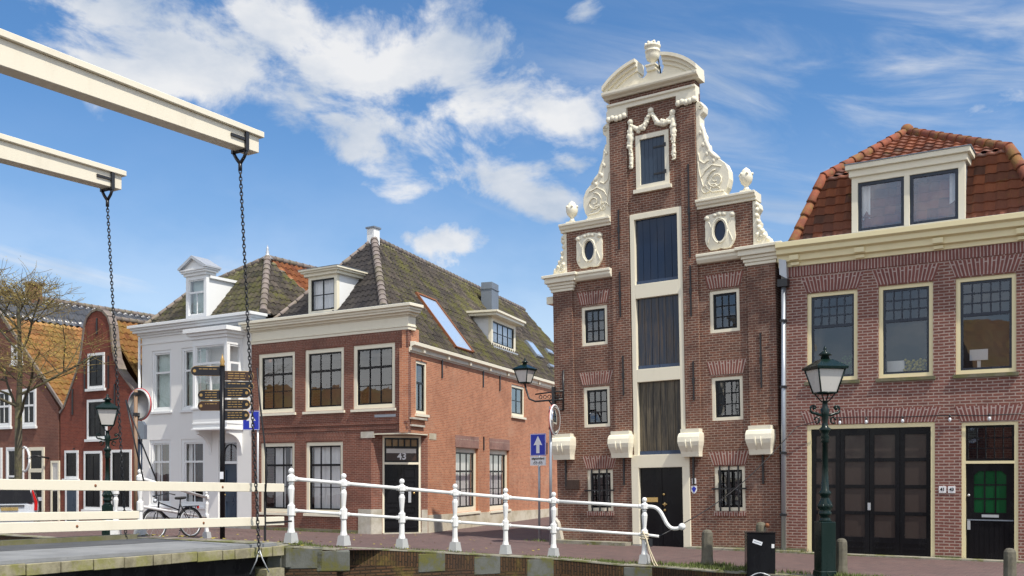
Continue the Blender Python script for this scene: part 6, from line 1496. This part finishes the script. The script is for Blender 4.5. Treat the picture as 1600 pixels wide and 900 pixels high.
# ===== parked car =====
def car():
    y = 33.5; x = (15-800)/FPX*y; p = Vector((x, y, 0)); R = thing('parked_car', 'silver estate car parked by the bare tree, its rear with red tail lights facing us', 'car', p, (0, 0, math.radians(25)))
    # lengthways sections: y, half width at sill, half width at belt, half width at roof, belt height, roof height
    S = [(-.02, .74, .78, .62, .80, .86), (.04, .80, .84, .66, .88, 1.18), (.18, .83, .865, .665, .90, 1.44), (.6, .84, .87, .67, .90, 1.50), (1.6, .84, .87, .68, .90, 1.51), (2.4, .84, .87, .67, .90, 1.44), (3.1, .84, .86, .72, .90, 1.0), (3.9, .81, .83, .66, .78, .84), (4.15, .70, .74, .5, .62, .66)]
    def sec(s):
        yy, a, b_, c, zb, zr = s
        half = [(a*.96, .20), (a, .32), (b_, zb-.18), (b_*.985, zb), (c+.02, zr-.07), (c-.10, zr), (c*.4, zr+.02)]
        return [Vector((xx, yy, zz)) for xx, zz in half]+[Vector((-xx, yy, zz)) for xx, zz in reversed(half)]
    mb = MB(); rings = [sec(s) for s in S]
    for A_, B_ in zip(rings, rings[1:]):
        for k in range(len(A_)):
            j = (k+1) % len(A_); mb.face([A_[k], A_[j], B_[j], B_[k]], True)
    mb.face(rings[0]); mb.face(rings[-1][::-1]); mb.build('body', 'car_silver', R, weld=True)
    g = MB(); g.prism_xz([(-.70, .90), (.70, .90), (.63, 1.34), (.56, 1.41), (-.56, 1.41), (-.63, 1.34)], -.0, .1)
    M = Matrix.Translation((0, -.02, 0))
    g = MB(); P = [(-.72, .92, -.01), (.72, .92, -.01), (.60, 1.40, .12), (-.60, 1.40, .12)]
    g.face([(a, c-.035, b_) for a, b_, c in P]); g.build('rear_window', 'black_paint', R)
    for sg in (-1, 1):
        g = MB(); g.face([(sg*.875, .35, .93), (sg*.875, 2.2, .93), (sg*.72, 2.1, 1.38), (sg*.72, .5, 1.38)]); g.build('side_window', 'black_paint', R)
        MB().prism_xz([(sg*.74, .66), (sg*.84, .66), (sg*.85, .92), (sg*.71, 1.36), (sg*.665, 1.36), (sg*.76, .90)], -.055, .12).build('tail_light', 'tail_red', R)
        for yy in (.78, 3.35):
            M = Matrix.Translation((sg*.80, yy, .31)) @ Matrix.Rotation(PI/2, 4, 'Y'); w_ = MB(M).lathe([(0, -.09), (.28, -.1), (.31, -.07), (.31, .07), (.28, .1), (0, .09)], (0, 0, 0), 18).build('wheel', 'rubber', R); MB(M).lathe([(0, -.105), (.19, -.105), (.19, .105), (0, .105)], (0, 0, 0), 14).build('rim', 'zinc', w_)
        MB().box(sg*.9-.06, sg*.9+.06, 2.35, 2.5, .92, 1.05).build('door_mirror', 'car_silver', R)
    MB().box(-.82, .82, -.10, .1, .36, .58).build('bumper', 'car_silver', R, bevel=.03); MB().box(-.26, .26, -.065, -.03, .66, .77).build('number_plate', 'brass', R); MB().box(-.45, .45, -.07, -.02, .80, .84).build('boot_handle', 'rubber', R)
car()

# ===== bare tree =====
def tree(p, H, lab, seed, lean=(0, 0), r0=.14, spread=1.0, buds=2600):
    R = thing('budding_tree', lab, 'tree', p); rr = random.Random(seed); tr = MB(); tw = MB(); ft = MB(); tips = []
    def limb(p0, d, L, r, depth, mb):
        n = 5 if depth < 3 else 3; pts = [p0]; rad = [r]; q = p0.copy(); v = d.copy()
        for i in range(n):
            v = (v+Vector((rr.uniform(-.3, .3), rr.uniform(-.3, .3), rr.uniform(-.12, .22)))*(.35+.12*depth)).normalized(); q = q+v*L/n; pts.append(q.copy()); rad.append(r*(1-.45*(i+1)/n))
            if depth >= 2: tips.append((q.copy(), v.copy()))
        mb.tube(pts, rad, 7 if depth < 2 else (5 if depth < 3 else 3), False)
        if depth >= 4: return
        k = (6, 6, 6, 4)[depth] if depth < 4 else 2
        for i in range(k):
            t = rr.uniform(.35, 1.0) if depth > 0 else rr.uniform(.55, 1.0); j = min(int(t*n), n-1); b = pts[j].lerp(pts[j+1], t*n-j)
            a = rr.uniform(0, 2*PI); w = Vector((math.cos(a), math.sin(a), rr.uniform(-.25, .5)))
            nd = (v*.45+w*.75*spread).normalized(); limb(b, nd, L*rr.uniform(.48, .74), max(.0085, r*rr.uniform(.34, .5)), depth+1, tr if depth < 1 else (tw if depth < 2 else ft))
    base = [Vector((0, 0, -.15)), Vector((lean[0]*.02, 0, .25)), Vector((lean[0]*.1, 0, 1.2)), Vector((lean[0]*.25, 0, H*.40))]
    tr.tube(base, [r0*1.5, r0*1.12, r0, r0*.92], 12)
    top = base[-1]
    limb(top, Vector((.05, 0, 1)), H*.32, r0*.8, 0, tr)
    for k in range(4): a = k*PI/2+.5; limb(top+Vector((0, 0, rr.uniform(-.5, .6))), Vector((math.cos(a), math.sin(a)*.6, .45)).normalized(), H*.27*spread, r0*.42, 1, tr)
    tr.build('trunk', 'bark', R); tw.build('branches', 'bark', R); ft.build('fine_twigs', 'twig', R)
    lf = MB()
    for i in range(buds):
        q, v = rr.choice(tips); q = q+Vector((rr.gauss(0, .10), rr.gauss(0, .10), rr.gauss(-.02, .10))); a = Vector((rr.gauss(0, 1), rr.gauss(0, 1), rr.gauss(0, 1))).normalized(); b = a.orthogonal().normalized(); s = rr.uniform(.018, .042)
        lf.face([q, q+a*s+b*s*.4, q+a*s*1.9, q+a*s-b*s*.4])
    lf.build('young_leaves', 'leaf', R); return R
y = 35.5; p = Vector(((28-800)/FPX*y, y, 0)); tree(p, 10.6, 'thin tree with bare twigs and yellow buds in front of the tiled roof house', 11, (.1, 0), .13, 1.0, 2000)

# ===== string of bulbs =====
R = thing('string_lights', 'thin sagging cable with small bulbs over the garage doors, running down to the railing end', 'string lights', world(3.5, -.1, 3.2), (0, 0, ROT))
o_ = R.location; Mi = (Matrix.Translation(o_) @ Matrix.Rotation(ROT, 4, 'Z')).inverted(); mb = MB(Mi)
W_ = [world(8.9, -.05, 3.20), world(7.6, -.05, 3.17), world(6.75, -.05, 3.20), world(5.9, -.05, 3.19), world(5.0, -.05, 3.22), world(4.3, -.06, 3.22), world(3.55, -.15, 3.02)]
A_, B_ = W_[-1], e+dv*.28+Vector((0, 0, .56))
for k in range(1, 13): t = k/12; q = A_.lerp(B_, t); q.z -= .30*math.sin(PI*t); W_.append(q)
mb.tube(W_, .011, 5); mb.build('cable', 'iron', R)
for s_ in (4.55, 5.15, 5.95, 6.95, 7.75): 
    b = MB(Mi); q = world(s_, -.06, 3.19); b.ball(q-Vector((0, 0, .09)), (.035, .035, .05), 8, 6); b = b.build('bulb', 'bulb', R); c_ = MB(Mi); c_.tube([q-Vector((0, 0, .05)), q+Vector((0, 0, .02))], .02, 6); c_.build('socket', 'iron', b)

# ===== grass and moss on the quay, weeds along the walls =====
def grass():
    rr = random.Random(4); mb = MB()
    def blade(q, h, w=.008):
        a = rr.uniform(0, 2*PI); l = Vector((math.cos(a), math.sin(a), 0)); b = Vector((-l.y, l.x, 0)); t = q+l*h*rr.uniform(.1, .8)+Vector((0, 0, h))
        mb.face([q-b*w, q+b*w, t])
    def at_sd(s, d): w = world(s, d); return Vector((w.x, w.y, street_z(w.x, w.y)+.002))
    for i in range(5200):
        s = rr.uniform(-2.4, 9); e_ = edge_d(s); d = e_+abs(rr.gauss(0, .28))+.02
        if math.sin(s*2.3)+math.sin(s*5.1+1)+rr.uniform(-1, 1.4) < .2: continue
        q = at_sd(s, d); q.z += .03 if d-e_ < .42 else 0; blade(q, rr.uniform(.015, .05)*(1.7 if s > 1 else 1))
    for cx, cd, n, r in ((3.9, -5.0, 260, .26), (2.0, -4.95, 200, .3), (1.1, -5.3, 120, .2), (-2.5, -10.6, 120, .2), (-3.6, -.25, 60, .2), (3.5, -.15, 80, .3)):
        for i in range(n):
            q = at_sd(cx+rr.gauss(0, r), cd+rr.gauss(0, r*.4)); q.z += .02; blade(q, rr.uniform(.03, .10), .01)
    px, py = 1105, 20.35; c = on_street((px-800)/FPX*py, py)
    for i in range(420):
        a = rr.uniform(0, 2*PI); r = .13+abs(rr.gauss(0, .13)); q = c+Vector((r*math.cos(a)*1.5, r*math.sin(a), 0)); q.z = street_z(q.x, q.y)+.02; blade(q, rr.uniform(.03, .11), .010)
    for i in range(1400):
        s = rr.choice((rr.uniform(-3.1, -.9), rr.uniform(.9, 3.7), rr.uniform(6.65, 7.15), rr.uniform(-15, -10.5))); q = at_sd(s, -.03-abs(rr.gauss(0, .05))); blade(q, rr.uniform(.02, .07))
    tag(mb.build('grass', 'grass'), kind='stuff')
    lf = MB()
    for i in range(260):
        s = rr.uniform(-16, -1.5); e_ = edge_d(s) if rr.random() < .6 else -rr.random()*6; q = at_sd(s, max(e_, e_+rr.random()*.8)); q.z += .035; a = rr.uniform(0, 2*PI); u = Vector((math.cos(a), math.sin(a), .2)); v = Vector((-u.y, u.x, .2)); z = rr.uniform(.015, .03)
        lf.face([q-u*z-v*z, q+u*z-v*z, q+u*z+v*z, q-u*z+v*z])
    tag(lf.build('fallen_leaves', 'leaf'), kind='stuff')
grass()

# ===== houses across the water, seen only in the window panes =====
def far_house(x, y, rz, w, dep, h, ridge_z, lab, wallm, roofm):
    R = thing('canal_house', lab, 'house', (x, y, 0), (0, 0, rz), 'houses across the canal')
    MB().box(-w/2, w/2, 0, dep, -.2, h).prism_xz([(-w/2, h), (w/2, h), (0, ridge_z)], 0, .3).prism_xz([(-w/2, h), (w/2, h), (0, ridge_z)], dep-.3, dep).build('wall', wallm, R)
    m = MB()
    for sg in (-1, 1): m.face([(sg*(w/2+.2), -.1, h-.1), (sg*(w/2+.2), dep+.1, h-.1), (0, dep+.1, ridge_z+.1), (0, -.1, ridge_z+.1)])
    m.build('roof', roofm, R)
    for i in (-1, 1):
        for z in (1.0, 3.8): f = MB().box(i*w/4-.6, i*w/4+.6, -.05, -.002, z, z+1.7).build('window', 'white', R); MB().box(i*w/4-.5, i*w/4+.5, -.06, -.051, z+.1, z+1.6).build('pane', 'black_paint', f)
far_house(-17.5, -9, PI+.45, 8, 9, 6.3, 11.0, 'gabled house with an orange roof mirrored in the upper windows of the garage house', 'brick_left', 'tile_orange')
far_house(-58, 31, 3.34, 9, 20, 5.0, 9.0, 'long white house with an orange roof mirrored in the windows of the corner house', 'wall_white', 'tile_orange')
